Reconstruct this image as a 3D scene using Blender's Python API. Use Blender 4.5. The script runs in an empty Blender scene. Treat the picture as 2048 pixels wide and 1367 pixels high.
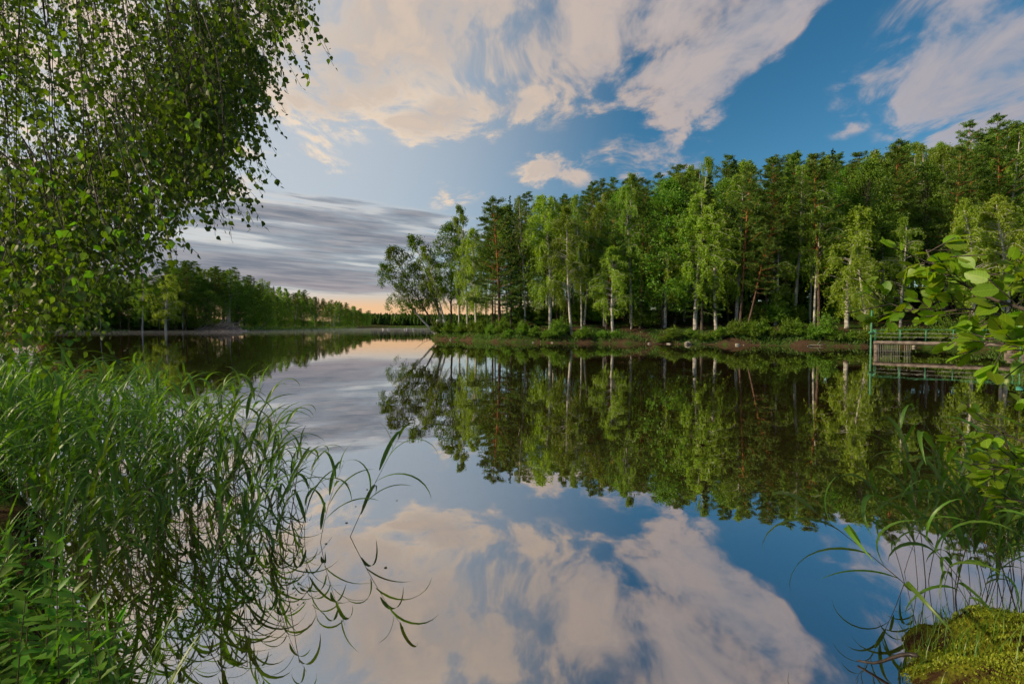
import bpy, math, random
import numpy as np
from mathutils import Vector, Matrix, Euler
random.seed(7); RNG = np.random.default_rng(7)
scene = bpy.context.scene
col = scene.collection
R = math.radians

# ------------------------------------------------------------------ camera
CAM_H = 2.1
F = 1000.0                      # focal length in pixels of a 2048 px wide frame
TILT = math.atan(31.5 / F)
cam_d = bpy.data.cameras.new('camera')
cam_d.lens = 36.0 * F / 2048.0; cam_d.sensor_width = 36.0
cam_d.clip_start = 0.05; cam_d.clip_end = 20000
cam = bpy.data.objects.new('camera', cam_d); col.objects.link(cam)
cam.location = (0, 0, CAM_H); cam.rotation_euler = (math.pi / 2 - TILT, 0, 0)
scene.camera = cam

def at(px, py, Y):
    """world point at ground distance Y (along +Y) seen at a pixel of the 2048 px frame"""
    u = (px - 1024) / F; v = (683.5 - py) / F
    c, s = math.cos(TILT), math.sin(TILT)
    dx, dy, dz = u, c + v * s, v * c - s
    k = Y / dy
    return Vector((dx * k, Y, CAM_H + dz * k))

# ------------------------------------------------------------------ world
SUN_AZ, SUN_EL = -98.0, 27.0          # degrees, azimuth measured from +Y towards +X
world = bpy.data.worlds.new('World'); scene.world = world; world.use_nodes = True
wt = world.node_tree; wt.nodes.clear()

class G:
    """tiny node-graph helper"""
    def __init__(s, tree): s.t = tree
    def n(s, typ, **kw):
        nd = s.t.nodes.new(typ)
        for k, v in kw.items():
            setattr(nd, k, v)
        return nd
    def link(s, a, b): s.t.links.new(a, b)
    def setin(s, sock, v):
        if hasattr(v, 'is_output'): s.link(v, sock)
        else: sock.default_value = v
    def math(s, op, a, b=0.0, c=0.0, clamp=False):
        nd = s.n('ShaderNodeMath', operation=op, use_clamp=clamp)
        s.setin(nd.inputs[0], a); s.setin(nd.inputs[1], b); s.setin(nd.inputs[2], c)
        return nd.outputs[0]
    def vmath(s, op, a, b=(0, 0, 0)):
        nd = s.n('ShaderNodeVectorMath', operation=op)
        s.setin(nd.inputs[0], a); s.setin(nd.inputs[1], b)
        return nd.outputs['Value'] if op in ('LENGTH', 'DOT_PRODUCT', 'DISTANCE') else nd.outputs['Vector']
    def comb(s, x, y, z=0.0):
        nd = s.n('ShaderNodeCombineXYZ')
        s.setin(nd.inputs[0], x); s.setin(nd.inputs[1], y); s.setin(nd.inputs[2], z)
        return nd.outputs[0]
    def noise(s, vec, scale=1.0, detail=6.0, rough=0.5, lac=2.0, dist=0.0, color=False):
        nd = s.n('ShaderNodeTexNoise')
        s.link(vec, nd.inputs['Vector'])
        nd.inputs['Scale'].default_value = scale; nd.inputs['Detail'].default_value = detail
        nd.inputs['Roughness'].default_value = rough; nd.inputs['Lacunarity'].default_value = lac
        nd.inputs['Distortion'].default_value = dist
        return nd.outputs['Color'] if color else nd.outputs[0]
    def mapping(s, vec, loc=(0, 0, 0), rot=(0, 0, 0), scale=(1, 1, 1), typ='POINT'):
        nd = s.n('ShaderNodeMapping', vector_type=typ)
        s.link(vec, nd.inputs['Vector'])
        nd.inputs['Location'].default_value = loc; nd.inputs['Rotation'].default_value = rot
        nd.inputs['Scale'].default_value = scale
        return nd.outputs[0]
    def rng(s, v, a, b, c=0.0, d=1.0, smooth=True):
        nd = s.n('ShaderNodeMapRange', interpolation_type='SMOOTHSTEP' if smooth else 'LINEAR')
        s.setin(nd.inputs['Value'], v)
        for i, q in zip((1, 2, 3, 4), (a, b, c, d)): s.setin(nd.inputs[i], q)
        return nd.outputs[0]
    def mix(s, f, a, b, blend='MIX'):
        nd = s.n('ShaderNodeMix', data_type='RGBA', blend_type=blend)
        s.setin(nd.inputs[0], f); s.setin(nd.inputs[6], a); s.setin(nd.inputs[7], b)
        return nd.outputs[2]

def build_world():
    g = G(wt)
    gen = g.n('ShaderNodeTexCoord').outputs['Generated']
    sep = g.n('ShaderNodeSeparateXYZ'); g.link(gen, sep.inputs[0])
    x, y, z = sep.outputs
    az = g.math('MULTIPLY', g.math('ARCTAN2', x, y), 57.29578)
    el = g.math('MULTIPLY', g.math('ARCSINE', z), 57.29578)
    A0 = g.comb(az, el)
    # cloud-layer coordinates: a flat deck overhead, streaks running along one wind direction
    zz = g.math('ADD', g.math('MAXIMUM', z, 0.0), 0.10)
    P = g.comb(g.math('DIVIDE', x, zz), g.math('DIVIDE', y, zz))
    Pr = g.mapping(P, rot=(0, 0, R(4)))
    Ps = g.mapping(Pr, scale=(1.0, 0.66, 1.0))
    warp = g.noise(Ps, 0.9, 3, 0.55, color=True)
    Pw = g.vmath('ADD', Ps, g.vmath('SCALE', g.vmath('SUBTRACT', warp, (.5, .5, .5)), (0, 0, 0)))
    # (SCALE uses its own socket)
    sc = Pw.node.inputs[1].links[0].from_node; sc.inputs['Scale'].default_value = 0.8
    fbm = g.noise(Pw, 3.0, 7, 0.62)
    fine = g.noise(Pw, 6.0, 4, 0.62)
    # irregular edges for the big cloud bodies
    wA = g.noise(A0, 0.09, 4, 0.55, color=True)
    sA = g.vmath('SCALE', g.vmath('SUBTRACT', wA, (.5, .5, .5))); sA.node.inputs['Scale'].default_value = 7.0
    A = g.vmath('ADD', A0, sA)

    grow = [1.1]
    def body(px, py, rx, ry, rot, w, src=A):
        rx *= grow[0]; ry *= grow[0]
        a = math.atan((px - 1024) / F); e = math.atan((652 - py) / F * math.cos(a))
        kx = math.degrees(math.cos(a) ** 2 / F); ky = math.degrees(math.cos(a) * math.cos(e) ** 2 / F)
        m = g.mapping(src, (math.degrees(a), math.degrees(e), 0), (0, 0, R(rot)), (rx * kx, ry * ky, 1e5), 'TEXTURE')
        gr = g.n('ShaderNodeTexGradient', gradient_type='SPHERICAL'); g.link(m, gr.inputs[0])
        return g.math('MULTIPLY', gr.outputs['Fac'], w)

    def union(items):
        acc = None
        for it in items:
            b = body(*it)
            acc = b if acc is None else g.math('MAXIMUM', acc, b)
        return g.math('MULTIPLY', g.rng(acc, 0, 1.15), 1.55)
    # high warm cloud sheet, the long plume to the right, the veil on the far right, small puffs
    high = union([
        (700, 60, 330, 270, 20, 1.5), (960, 60, 420, 250, 0, 1.5), (890, 235, 210, 80, 8, 1.1),
        (640, 190, 150, 110, 0, 1.3), (1010, 225, 160, 60, 14, 1.1), (1240, 20, 420, 170, 8, 1.5), (1480, 75, 270, 95, 27, 1.45),
        (1230, 205, 230, 34, 8, .95), (1380, 165, 150, 60, 25, 1.1), (1420, 222, 110, 34, 18, .9),
        (1990, 90, 330, 260, 30, 1.35), (1960, 230, 260, 110, 5, 1.15), (1740, 190, 170, 60, 14, .85),
        (1290, 315, 170, 72, 8, 1.0), (1110, 335, 110, 60, 0, .85), (1330, 280, 100, 34, 6, .8), (1700, 258, 90, 22, 5, .62),
        (640, 330, 110, 34, -14, .62), (900, 395, 100, 40, 8, .72), (650, 295, 70, 26, -16, .55), (930, 320, 70, 26, 5, .5),
        (2040, 130, 380, 240, 20, 1.8),
        (1500, 95, 330, 75, 27, 1.4), (1330, 120, 200, 60, 20, 1.2), (1580, 40, 200, 60, 27, 1.3), (1200, 150, 200, 70, 5, 1.2),
        (300, 200, 420, 330, 0, .95), (-150, 100, 500, 420, 0, 1.1)])
    # elsewhere (overhead, behind) the same broken cloud carries on
    far = g.math('MULTIPLY', g.rng(g.math('ABSOLUTE', az), 44, 62),
                 g.rng(g.noise(Ps, 0.55, 3, .5), .38, .62))
    up = g.math('MULTIPLY', g.rng(el, 33, 46), g.rng(g.noise(Ps, 0.55, 3, .5), .3, .6))
    cov = g.math('MAXIMUM', high, g.math('MULTIPLY', g.math('MAXIMUM', far, up), 1.2))
    dens_in = g.math('ADD', cov, g.math('MULTIPLY', g.math('SUBTRACT', fbm, .5), 6.0))
    dens_in = g.math('ADD', dens_in, g.math('MULTIPLY', g.math('SUBTRACT', fine, .5), 1.7))
    dens = g.rng(dens_in, .0, 2.1)
    dens = g.math('MULTIPLY', dens, g.rng(cov, 0.0, 0.55))
    dens = g.math('MULTIPLY', dens, 0.97)
    # sun side
    sd = (math.sin(R(-44)) * math.cos(R(17)), math.cos(R(-44)) * math.cos(R(17)), math.sin(R(17)))
    dot = g.vmath('DOT_PRODUCT', gen, sd)
    glow = g.rng(dot, .52, .95)
    glow2 = g.rng(dot, .10, .92)
    # clear sky
    sky = g.n('ShaderNodeTexSky', sky_type='NISHITA', sun_disc=False)
    sky.sun_elevation = R(SUN_EL); sky.sun_rotation = R(SUN_AZ); sky.altitude = 150
    sky.air_density = 1.0; sky.dust_density = 0.6; sky.ozone_density = 3.0
    hs = g.n('ShaderNodeHueSaturation'); hs.inputs['Saturation'].default_value = 1.28
    hs.inputs['Hue'].default_value = 0.485
    g.link(sky.outputs[0], hs.inputs['Color'])
    skyc = g.mix(g.math('MULTIPLY', g.rng(dot, .55, .97), .75), hs.outputs[0], (6.6, 6.9, 7.2, 1))
    # warm strip of clear sky on the horizon towards the sun
    hz = g.math('MULTIPLY', g.rng(el, 4.2, 1.8), g.rng(g.math('ABSOLUTE', g.math('ADD', az, 22)), 46, 12))
    skyc = g.mix(g.math('MULTIPLY', hz, .88), skyc, (9.4, 5.6, 2.8, 1))
    bg_sky = g.n('ShaderNodeBackground'); g.link(skyc, bg_sky.inputs[0]); bg_sky.inputs[1].default_value = 0.085
    # high cloud colour
    lit = g.rng(g.math('ADD', g.math('MULTIPLY', fine, .55), g.math('MULTIPLY', fbm, .6)), .42, .72)
    thick = g.rng(dens_in, .7, 1.9)
    grey = g.mix(glow2, (.24, .28, .36, 1), (.34, .335, .36, 1))
    cream = g.mix(glow2, (.66, .50, .42, 1), (1.0, .66, .38, 1))
    cream = g.mix(glow, cream, (1.22, .86, .48, 1))
    ccol = g.mix(g.math('MULTIPLY', thick, .72), cream, grey)
    ccol = g.mix(g.math('MULTIPLY', g.math('SUBTRACT', 1.0, lit), .95), ccol, grey)
    wl = g.mapping(wA, scale=(9, 1.6, 0), loc=(-4.5, -.8, 0)); A2 = g.vmath('ADD', A0, wl); grow[0] = 1.2
    # low banded deck towards the sun
    shear = g.math('ADD', el, g.math('MULTIPLY', az, .05))
    L = g.comb(g.math('MULTIPLY', az, .04), g.math('MULTIPLY', shear, .52))
    lw = g.noise(L, 1.2, 3, .5, color=True)
    lws = g.vmath('SCALE', g.vmath('SUBTRACT', lw, (.5, .5, .5))); lws.node.inputs['Scale'].default_value = .3
    L = g.vmath('ADD', L, lws)
    ln = g.noise(L, 1.5, 6, .55)
    lenv = union([it + (A2,) for it in [(640, 458, 420, 60, -3, 1.3), (540, 532, 500, 62, -3, 1.4), (850, 450, 190, 30, -6, 1.0),
                  (100, 520, 620, 130, 0, 1.4), (760, 572, 260, 22, -2, .9), (650, 405, 150, 14, 0, .7)]])
    lfar = g.math('MULTIPLY', g.rng(g.math('ABSOLUTE', g.math('ADD', az, 95)), 62, 48), g.math('MULTIPLY', g.rng(el, 14, 9), g.rng(el, 2, 3.4)))
    lcov = g.math('MAXIMUM', lenv, g.math('MULTIPLY', lfar, .9))
    ld_in = g.math('ADD', lcov, g.math('MULTIPLY', g.math('SUBTRACT', ln, .5), 4.4))
    ld = g.math('MULTIPLY', g.rng(ld_in, -.1, 1.6), g.rng(lcov, .0, .6))
    lfine = g.noise(L, 4.0, 3, .6)
    lcol = g.mix(g.rng(lfine, .3, .7), (.165, .19, .235, 1), (.31, .31, .335, 1))
    lcol = g.mix(g.rng(ld_in, .9, .3), lcol, (.85, .68, .50, 1))
    lcol = g.mix(g.math('MULTIPLY', g.rng(el, 6.5, 2.5), .35), lcol, (.44, .30, .27, 1))
    bg_c = g.n('ShaderNodeBackground'); g.link(ccol, bg_c.inputs[0])
    bg_l = g.n('ShaderNodeBackground'); g.link(lcol, bg_l.inputs[0])
    m1 = g.n('ShaderNodeMixShader'); g.link(dens, m1.inputs[0]); g.link(bg_sky.outputs[0], m1.inputs[1]); g.link(bg_c.outputs[0], m1.inputs[2])
    m2 = g.n('ShaderNodeMixShader'); g.link(ld, m2.inputs[0]); g.link(m1.outputs[0], m2.inputs[1]); g.link(bg_l.outputs[0], m2.inputs[2])
    out = g.n('ShaderNodeOutputWorld'); g.link(m2.outputs[0], out.inputs[0])
build_world()
world.cycles.sampling_method = 'MANUAL'; world.cycles.sample_map_resolution = 512

# ------------------------------------------------------------------ sun, exposure
sun_d = bpy.data.lights.new('sun', 'SUN'); sun_d.energy = 4.6; sun_d.angle = R(3); sun_d.color = (1.0, .80, .52)
sun = bpy.data.objects.new('sun', sun_d); col.objects.link(sun)
sv = Vector((math.sin(R(SUN_AZ)) * math.cos(R(SUN_EL)), math.cos(R(SUN_AZ)) * math.cos(R(SUN_EL)), math.sin(R(SUN_EL))))
sun.rotation_euler = (-sv).to_track_quat('-Z', 'Y').to_euler(); sun.location = sv * 300
vs = scene.view_settings
vs.view_transform = 'Standard'; vs.look = 'None'; vs.exposure = 0.2; vs.gamma = 1.0; vs.use_curve_mapping = False
scene.cycles.use_denoising = True
scene.cycles.use_adaptive_sampling = True; scene.cycles.adaptive_threshold = .025; scene.cycles.adaptive_min_samples = 12
scene.cycles.max_bounces = 6; scene.cycles.diffuse_bounces = 2; scene.cycles.glossy_bounces = 3
scene.cycles.transmission_bounces = 3; scene.cycles.transparent_max_bounces = 6
scene.cycles.caustics_reflective = False; scene.cycles.caustics_refractive = False

# ------------------------------------------------------------------ materials
def new_mat(name):
    m = bpy.data.materials.new(name); m.use_nodes = True
    m.node_tree.nodes.clear()
    g = G(m.node_tree); out = g.n('ShaderNodeOutputMaterial')
    return m, g, out

def leaf_mat(name, c1, c2, trans=.35, tcol=None, gloss=.025, rough=.5, obvar=.25, hue=.02, veins=False):
    """leaf: diffuse + light passing through + a little sheen; every leaf and every plant varies"""
    m, g, out = new_mat(name)
    isl = g.n('ShaderNodeNewGeometry').outputs['Random Per Island']
    oi = g.n('ShaderNodeObjectInfo').outputs['Random']
    c = g.mix(isl, (*c1, 1), (*c2, 1))
    if veins:        # midrib and side veins of a single leaf lying along its own x axis, faint blotches
        oc = g.n('ShaderNodeTexCoord').outputs['Object']; sp = g.n('ShaderNodeSeparateXYZ'); g.link(oc, sp.inputs[0])
        ay = g.math('ABSOLUTE', sp.outputs[1]); w = g.math('FRACT', g.math('MULTIPLY', g.math('SUBTRACT', sp.outputs[0], g.math('MULTIPLY', ay, .75)), 9.0))
        v = g.math('MAXIMUM', g.rng(ay, .022, .008), g.math('MULTIPLY', g.rng(g.math('ABSOLUTE', g.math('SUBTRACT', w, .5)), .12, .03), .6))
        c = g.mix(g.math('MULTIPLY', v, .55), c, (c2[0] * 1.6, c2[1] * 1.35, c2[2] * 2, 1))
        c = g.mix(g.math('MULTIPLY', g.rng(g.noise(oc, 7, 4, .6), .55, .75), .45), c, (.10, .09, .015, 1))
    hs = g.n('ShaderNodeHueSaturation'); g.link(c, hs.inputs['Color'])
    g.link(g.rng(oi, 0, 1, .5 - hue, .5 + hue, False), hs.inputs['Hue'])
    g.link(g.rng(oi, 0, 1, 1 - obvar, 1 + obvar, False), hs.inputs['Value'])
    d = g.n('ShaderNodeBsdfDiffuse'); g.link(hs.outputs[0], d.inputs[0])
    t = g.n('ShaderNodeBsdfTranslucent')
    tc = g.mix(1.0, hs.outputs[0], (*(tcol or (1.5, 1.45, .6)), 1), 'MULTIPLY'); g.link(tc, t.inputs[0])
    mx = g.n('ShaderNodeMixShader'); mx.inputs[0].default_value = trans
    g.link(d.outputs[0], mx.inputs[1]); g.link(t.outputs[0], mx.inputs[2])
    gl = g.n('ShaderNodeBsdfGlossy'); gl.inputs['Roughness'].default_value = rough
    m2 = g.n('ShaderNodeMixShader'); m2.inputs[0].default_value = gloss
    g.link(mx.outputs[0], m2.inputs[1]); g.link(gl.outputs[0], m2.inputs[2])
    g.link(m2.outputs[0], out.inputs[0])
    return m

def solid_mat(name, c1, c2, scale=4.0, rough=.8, stretch=(1, 1, 1), bump=.3, metallic=0.0, coord='Object', lo=.35, hi=.65):
    m, g, out = new_mat(name)
    tc = g.n('ShaderNodeTexCoord').outputs[coord]
    v = g.mapping(tc, scale=stretch)
    n = g.noise(v, scale, 8, .6)
    c = g.mix(g.rng(n, lo, hi), (*c1, 1), (*c2, 1))
    p = g.n('ShaderNodeBsdfPrincipled'); g.link(c, p.inputs['Base Color'])
    p.inputs['Roughness'].default_value = rough; p.inputs['Metallic'].default_value = metallic
    if bump:
        b = g.n('ShaderNodeBump'); b.inputs['Strength'].default_value = bump; b.inputs['Distance'].default_value = .02
        g.link(n, b.inputs['Height']); g.link(b.outputs[0], p.inputs['Normal'])
    g.link(p.outputs[0], out.inputs[0])
    return m

def water_mat():
    m, g, out = new_mat('lake_water')
    tc = g.n('ShaderNodeNewGeometry').outputs['Position']
    n1 = g.noise(g.mapping(tc, scale=(.55, 1.3, 1)), 1.0, 2, .45)
    n2 = g.noise(g.mapping(tc, scale=(.05, .14, 1)), 1.0, 2, .5)
    h = g.math('ADD', g.math('MULTIPLY', n1, .35), g.math('MULTIPLY', n2, 1.2))
    b = g.n('ShaderNodeBump'); b.inputs['Strength'].default_value = 1.0; b.inputs['Distance'].default_value = .0055
    g.link(h, b.inputs['Height'])
    gl = g.n('ShaderNodeBsdfGlossy'); gl.inputs['Roughness'].default_value = .012
    gl.inputs['Color'].default_value = (.90, .89, .89, 1); g.link(b.outputs[0], gl.inputs['Normal'])
    d = g.n('ShaderNodeBsdfDiffuse'); d.inputs[0].default_value = (.042, .029, .010, 1)
    lw = g.n('ShaderNodeLayerWeight'); lw.inputs['Blend'].default_value = .35
    fac = g.rng(lw.outputs['Facing'], 0.35, 1.0, .64, .95, False)
    mx = g.n('ShaderNodeMixShader'); g.link(fac, mx.inputs[0]); g.link(d.outputs[0], mx.inputs[1]); g.link(gl.outputs[0], mx.inputs[2])
    g.link(mx.outputs[0], out.inputs[0])
    return m

# ------------------------------------------------------------------ mesh helpers
def np_mesh(name, V, Fq, mats, smooth=False, midx=None):
    V = np.asarray(V, dtype=np.float32); Fq = np.asarray(Fq, dtype=np.int32)
    me = bpy.data.meshes.new(name)
    n, k = Fq.shape
    me.vertices.add(len(V)); me.vertices.foreach_set('co', V.ravel())
    me.loops.add(n * k); me.loops.foreach_set('vertex_index', Fq.ravel())
    me.polygons.add(n); me.polygons.foreach_set('loop_start', np.arange(0, n * k, k, dtype=np.int32))
    me.polygons.foreach_set('loop_total', np.full(n, k, dtype=np.int32))
    if smooth: me.polygons.foreach_set('use_smooth', np.ones(n, dtype=bool))
    for m in (mats if isinstance(mats, (list, tuple)) else [mats]): me.materials.append(m)
    if midx is not None: me.polygons.foreach_set('material_index', np.asarray(midx, dtype=np.int32))
    me.update(calc_edges=True); me.validate()
    return me

class MB:
    """collects quads of several shapes into one mesh"""
    def __init__(s): s.V = []; s.F = []; s.n = 0
    def add(s, V, Fq):
        V = np.asarray(V, float); s.V.append(V); s.F.append(np.asarray(Fq, int) + s.n); s.n += len(V)
    def tube(s, pts, rad, sides=6, cap=True):
        pts = np.asarray(pts, float); rad = np.broadcast_to(np.asarray(rad, float), (len(pts),))
        T = np.gradient(pts, axis=0); T /= np.linalg.norm(T, axis=1)[:, None] + 1e-9
        ref = np.array([0, 0, 1.0]) if abs(T[:, 2]).mean() < .8 else np.array([1.0, 0, 0])
        N = np.cross(T, ref); N /= np.linalg.norm(N, axis=1)[:, None] + 1e-9
        B = np.cross(T, N)
        a = np.arange(sides) * 2 * math.pi / sides
        V = (pts[:, None] + rad[:, None, None] * (np.cos(a)[None, :, None] * N[:, None] + np.sin(a)[None, :, None] * B[:, None])).reshape(-1, 3)
        Fq = []
        for i in range(len(pts) - 1):
            for j in range(sides):
                k = (j + 1) % sides
                Fq.append((i * sides + j, i * sides + k, (i + 1) * sides + k, (i + 1) * sides + j))
        if cap and sides >= 4:
            for b in (0, (len(pts) - 1) * sides):
                for j in range(1, sides - 2, 2):
                    Fq.append((b, b + j, b + j + 1, b + j + 2))
        s.add(V, Fq)
    def box(s, c, size, rz=0.0):
        x, y, z = np.array(size) / 2
        V = np.array([(-x, -y, -z), (x, -y, -z), (x, y, -z), (-x, y, -z), (-x, -y, z), (x, -y, z), (x, y, z), (-x, y, z)])
        cz, sz = math.cos(rz), math.sin(rz)
        V = V @ np.array([(cz, sz, 0), (-sz, cz, 0), (0, 0, 1)]) + np.array(c)
        s.add(V, [(0, 3, 2, 1), (4, 5, 6, 7), (0, 1, 5, 4), (1, 2, 6, 5), (2, 3, 7, 6), (3, 0, 4, 7)])
    def mesh(s, name, mats, smooth=False):
        return np_mesh(name, np.concatenate(s.V), np.concatenate(s.F), mats, smooth)

def unit(v): return v / (np.linalg.norm(v, axis=-1, keepdims=True) + 1e-9)

def cards(C, D, L, W, rng, flat=0.0):
    """leaf-shaped quads: centres C, pointing along D, length L, width W"""
    n = len(C); D = unit(D)
    Rv = rng.normal(size=(n, 3)); Rv[:, 2] += flat * 3
    S = unit(np.cross(D, Rv)); L = np.broadcast_to(L, (n,))[:, None]; W = np.broadcast_to(W, (n,))[:, None]
    V = np.stack([C - D * L * .5, C + S * W * .5 - D * L * .08, C + D * L * .5, C - S * W * .5 - D * L * .08], 1).reshape(-1, 3)
    return V, np.arange(4 * n).reshape(n, 4)

def link_obj(name, me, parent=None, **props):
    o = bpy.data.objects.new(name, me); col.objects.link(o)
    if parent is not None: o.parent = parent
    for k, v in props.items(): o[k] = v
    return o
def empty(name, loc=(0, 0, 0), rz=0.0, sc=1.0, **props):
    o = bpy.data.objects.new(name, None); col.objects.link(o)
    o.location = loc; o.rotation_euler = (0, 0, rz); o.scale = (sc, sc, sc); o.empty_display_size = .1
    for k, v in props.items(): o[k] = v
    return o

# ------------------------------------------------------------------ shore lines and terrain
NEAR = [(-60, -60), (70, -60), (60, -6), (14, 1.5), (7.0, 3.6), (4.6, 3.95), (3.4, 3.45), (2.75, 3.1), (2.2, 2.75), (1.95, 2.2), (1.2, 1.45),
        (0, 1.25), (-1.1, 1.4), (-1.75, 2.2), (-2.3, 2.75), (-3.4, 3.6), (-5.0, 5.2), (-7.4, 7.2), (-11, 9.0), (-20, 11), (-60, 14)]
POINT = [(-13.2, 81.5), (-11.5, 78.5), (-8, 75), (-4.5, 70), (-1.6, 66), (3, 63.5), (7.8, 62.3), (14, 60), (20, 58), (26, 55.5), (31, 53), (36, 51),
         (40.5, 49.5), (43.5, 46), (42.5, 41), (38.2, 37.5), (36.3, 35), (36.6, 31.5), (40, 26), (60, 18), (120, 10), (260, -20), (500, 60), (420, 420),
         (120, 330), (40, 175), (14, 118), (0, 98), (-9, 86.5)]
LEFTS = [(-900, -60), (-330, 60), (-200, 128), (-158, 168), (-134, 186), (-126, 200), (-117, 216), (-122, 250), (-136, 300), (-155, 405), (-179, 560),
         (-214, 800), (-230, 930), (-90, 975), (60, 960), (300, 930), (900, 900), (1500, 600), (3500, 600), (3500, 6000), (-5000, 6000), (-5000, -60)]

def sdist(poly, x, y):
    """signed distance to a polygon, positive inside"""
    P = np.asarray(poly, float); Q = np.roll(P, -1, 0)
    best = np.full(x.shape, 1e18); inside = np.zeros(x.shape, bool)
    for (ax, ay), (bx, by) in zip(P, Q):
        dx, dy = bx - ax, by - ay
        t = np.clip(((x - ax) * dx + (y - ay) * dy) / (dx * dx + dy * dy), 0, 1)
        best = np.minimum(best, (x - ax - t * dx) ** 2 + (y - ay - t * dy) ** 2)
        if dy != 0:
            c = ((ay > y) != (by > y)) & (x < (bx - ax) * (y - ay) / dy + ax)
            inside ^= c
    return np.where(inside, 1, -1) * np.sqrt(best)

def wob(x, y, s=1.0):
    return (np.sin(x * 1.3 * s + 1.7 * np.sin(y * .9 * s)) + np.sin(y * 1.7 * s + 1.3 * np.sin(x * 1.1 * s + 2)) + .6 * np.sin((x + y) * 2.9 * s + 1)) / 2.6

def height(x, y):
    x = np.asarray(x, float); y = np.asarray(y, float)
    d1 = sdist(NEAR, x, y) + .10 * wob(x, y, 2.2)
    d2 = sdist(POINT, x, y) + .45 * wob(x, y, .8)
    d3 = sdist(LEFTS, x, y) + 2.0 * wob(x, y, .07)
    w = lambda d, k: np.where(d < 0, np.maximum(d * k, -1.6), 0)
    h1 = np.where(d1 > 0, .16 * (1 - np.exp(-d1 / .12)) + .30 * (1 - np.exp(-d1 / 1.6)) + .02 * np.clip(d1, 0, 40), w(d1, .9)) + np.where(d1 > .1, .05 * wob(x, y, 1.9), 0)
    p2 = np.clip(d2, 0, 70)
    h2 = np.where(d2 > 0, .40 * (1 - np.exp(-p2 / .25)) + 1.15 * (1 - np.exp(-p2 / 2.6)) + .125 * p2 + .14 * wob(x, y, .55) * np.clip(p2 / 4, 0, 1), w(d2, .7))
    p3 = np.clip(d3, 0, 400)
    h3 = np.where(d3 > 0, .5 * (1 - np.exp(-p3 / 2)) + .07 * p3 * np.clip(1.2 - p3 / 500, .3, 1) + .4 * wob(x, y, .05) * np.clip(p3 / 20, 0, 1), w(d3, .4))
    return np.maximum(np.maximum(h1, h2), h3)
def hz(x, y): return float(height(np.array([x]), np.array([y]))[0])

def ground_mat():
    m, g, out = new_mat('forest_floor')
    pos = g.n('ShaderNodeNewGeometry').outputs['Position']
    a = g.noise(pos, .35, 6, .6); b = g.noise(pos, 3.0, 6, .65); c = g.noise(pos, 16, 5, .7)
    soil = g.mix(g.rng(c, .35, .65), (.038, .025, .016, 1), (.105, .066, .043, 1))
    grn = g.mix(g.rng(b, .35, .65), (.022, .045, .010, 1), (.05, .09, .018, 1))
    cc = g.mix(g.rng(g.math('ADD', a, g.math('MULTIPLY', b, .35)), .60, .74), soil, grn)
    p = g.n('ShaderNodeBsdfDiffuse'); g.link(cc, p.inputs[0])
    bp = g.n('ShaderNodeBump'); bp.inputs['Strength'].default_value = .6; bp.inputs['Distance'].default_value = .05
    g.link(g.math('ADD', b, c), bp.inputs['Height']); g.link(bp.outputs[0], p.inputs['Normal'])
    g.link(p.outputs[0], out.inputs[0])
    return m

def build_ground():
    r = [0.0, .25]
    while r[-1] < 5200: r.append(r[-1] * (1.018 if 40 < r[-1] < 110 else 1.035) + .01)
    r = np.array(r)
    az = np.concatenate([np.arange(-56, 56, .3), np.arange(56, 304, 4.0)]) * math.pi / 180
    A, RR = np.meshgrid(az, r)
    X = RR * np.sin(A); Y = RR * np.cos(A)
    Z = height(X.ravel(), Y.ravel())
    V = np.stack([X.ravel(), Y.ravel(), Z], 1)
    nr, na = A.shape
    i = np.arange(nr - 1)[:, None]; j = np.arange(na)[None]
    jn = (j + 1) % na
    Fq = np.stack([i * na + j, i * na + jn, (i + 1) * na + jn, (i + 1) * na + j], -1).reshape(-1, 4)
    me = np_mesh('ground', V, Fq[:, ::-1], ground_mat(), True)
    link_obj('ground', me, kind='structure')
    s = 6000
    me = bpy.data.meshes.new('water'); me.from_pydata([(-s, -s, 0), (s, -s, 0), (s, s, 0), (-s, s, 0)], [], [(0, 1, 2, 3)])
    me.materials.append(water_mat()); link_obj('water', me, kind='structure')
build_ground()

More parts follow.
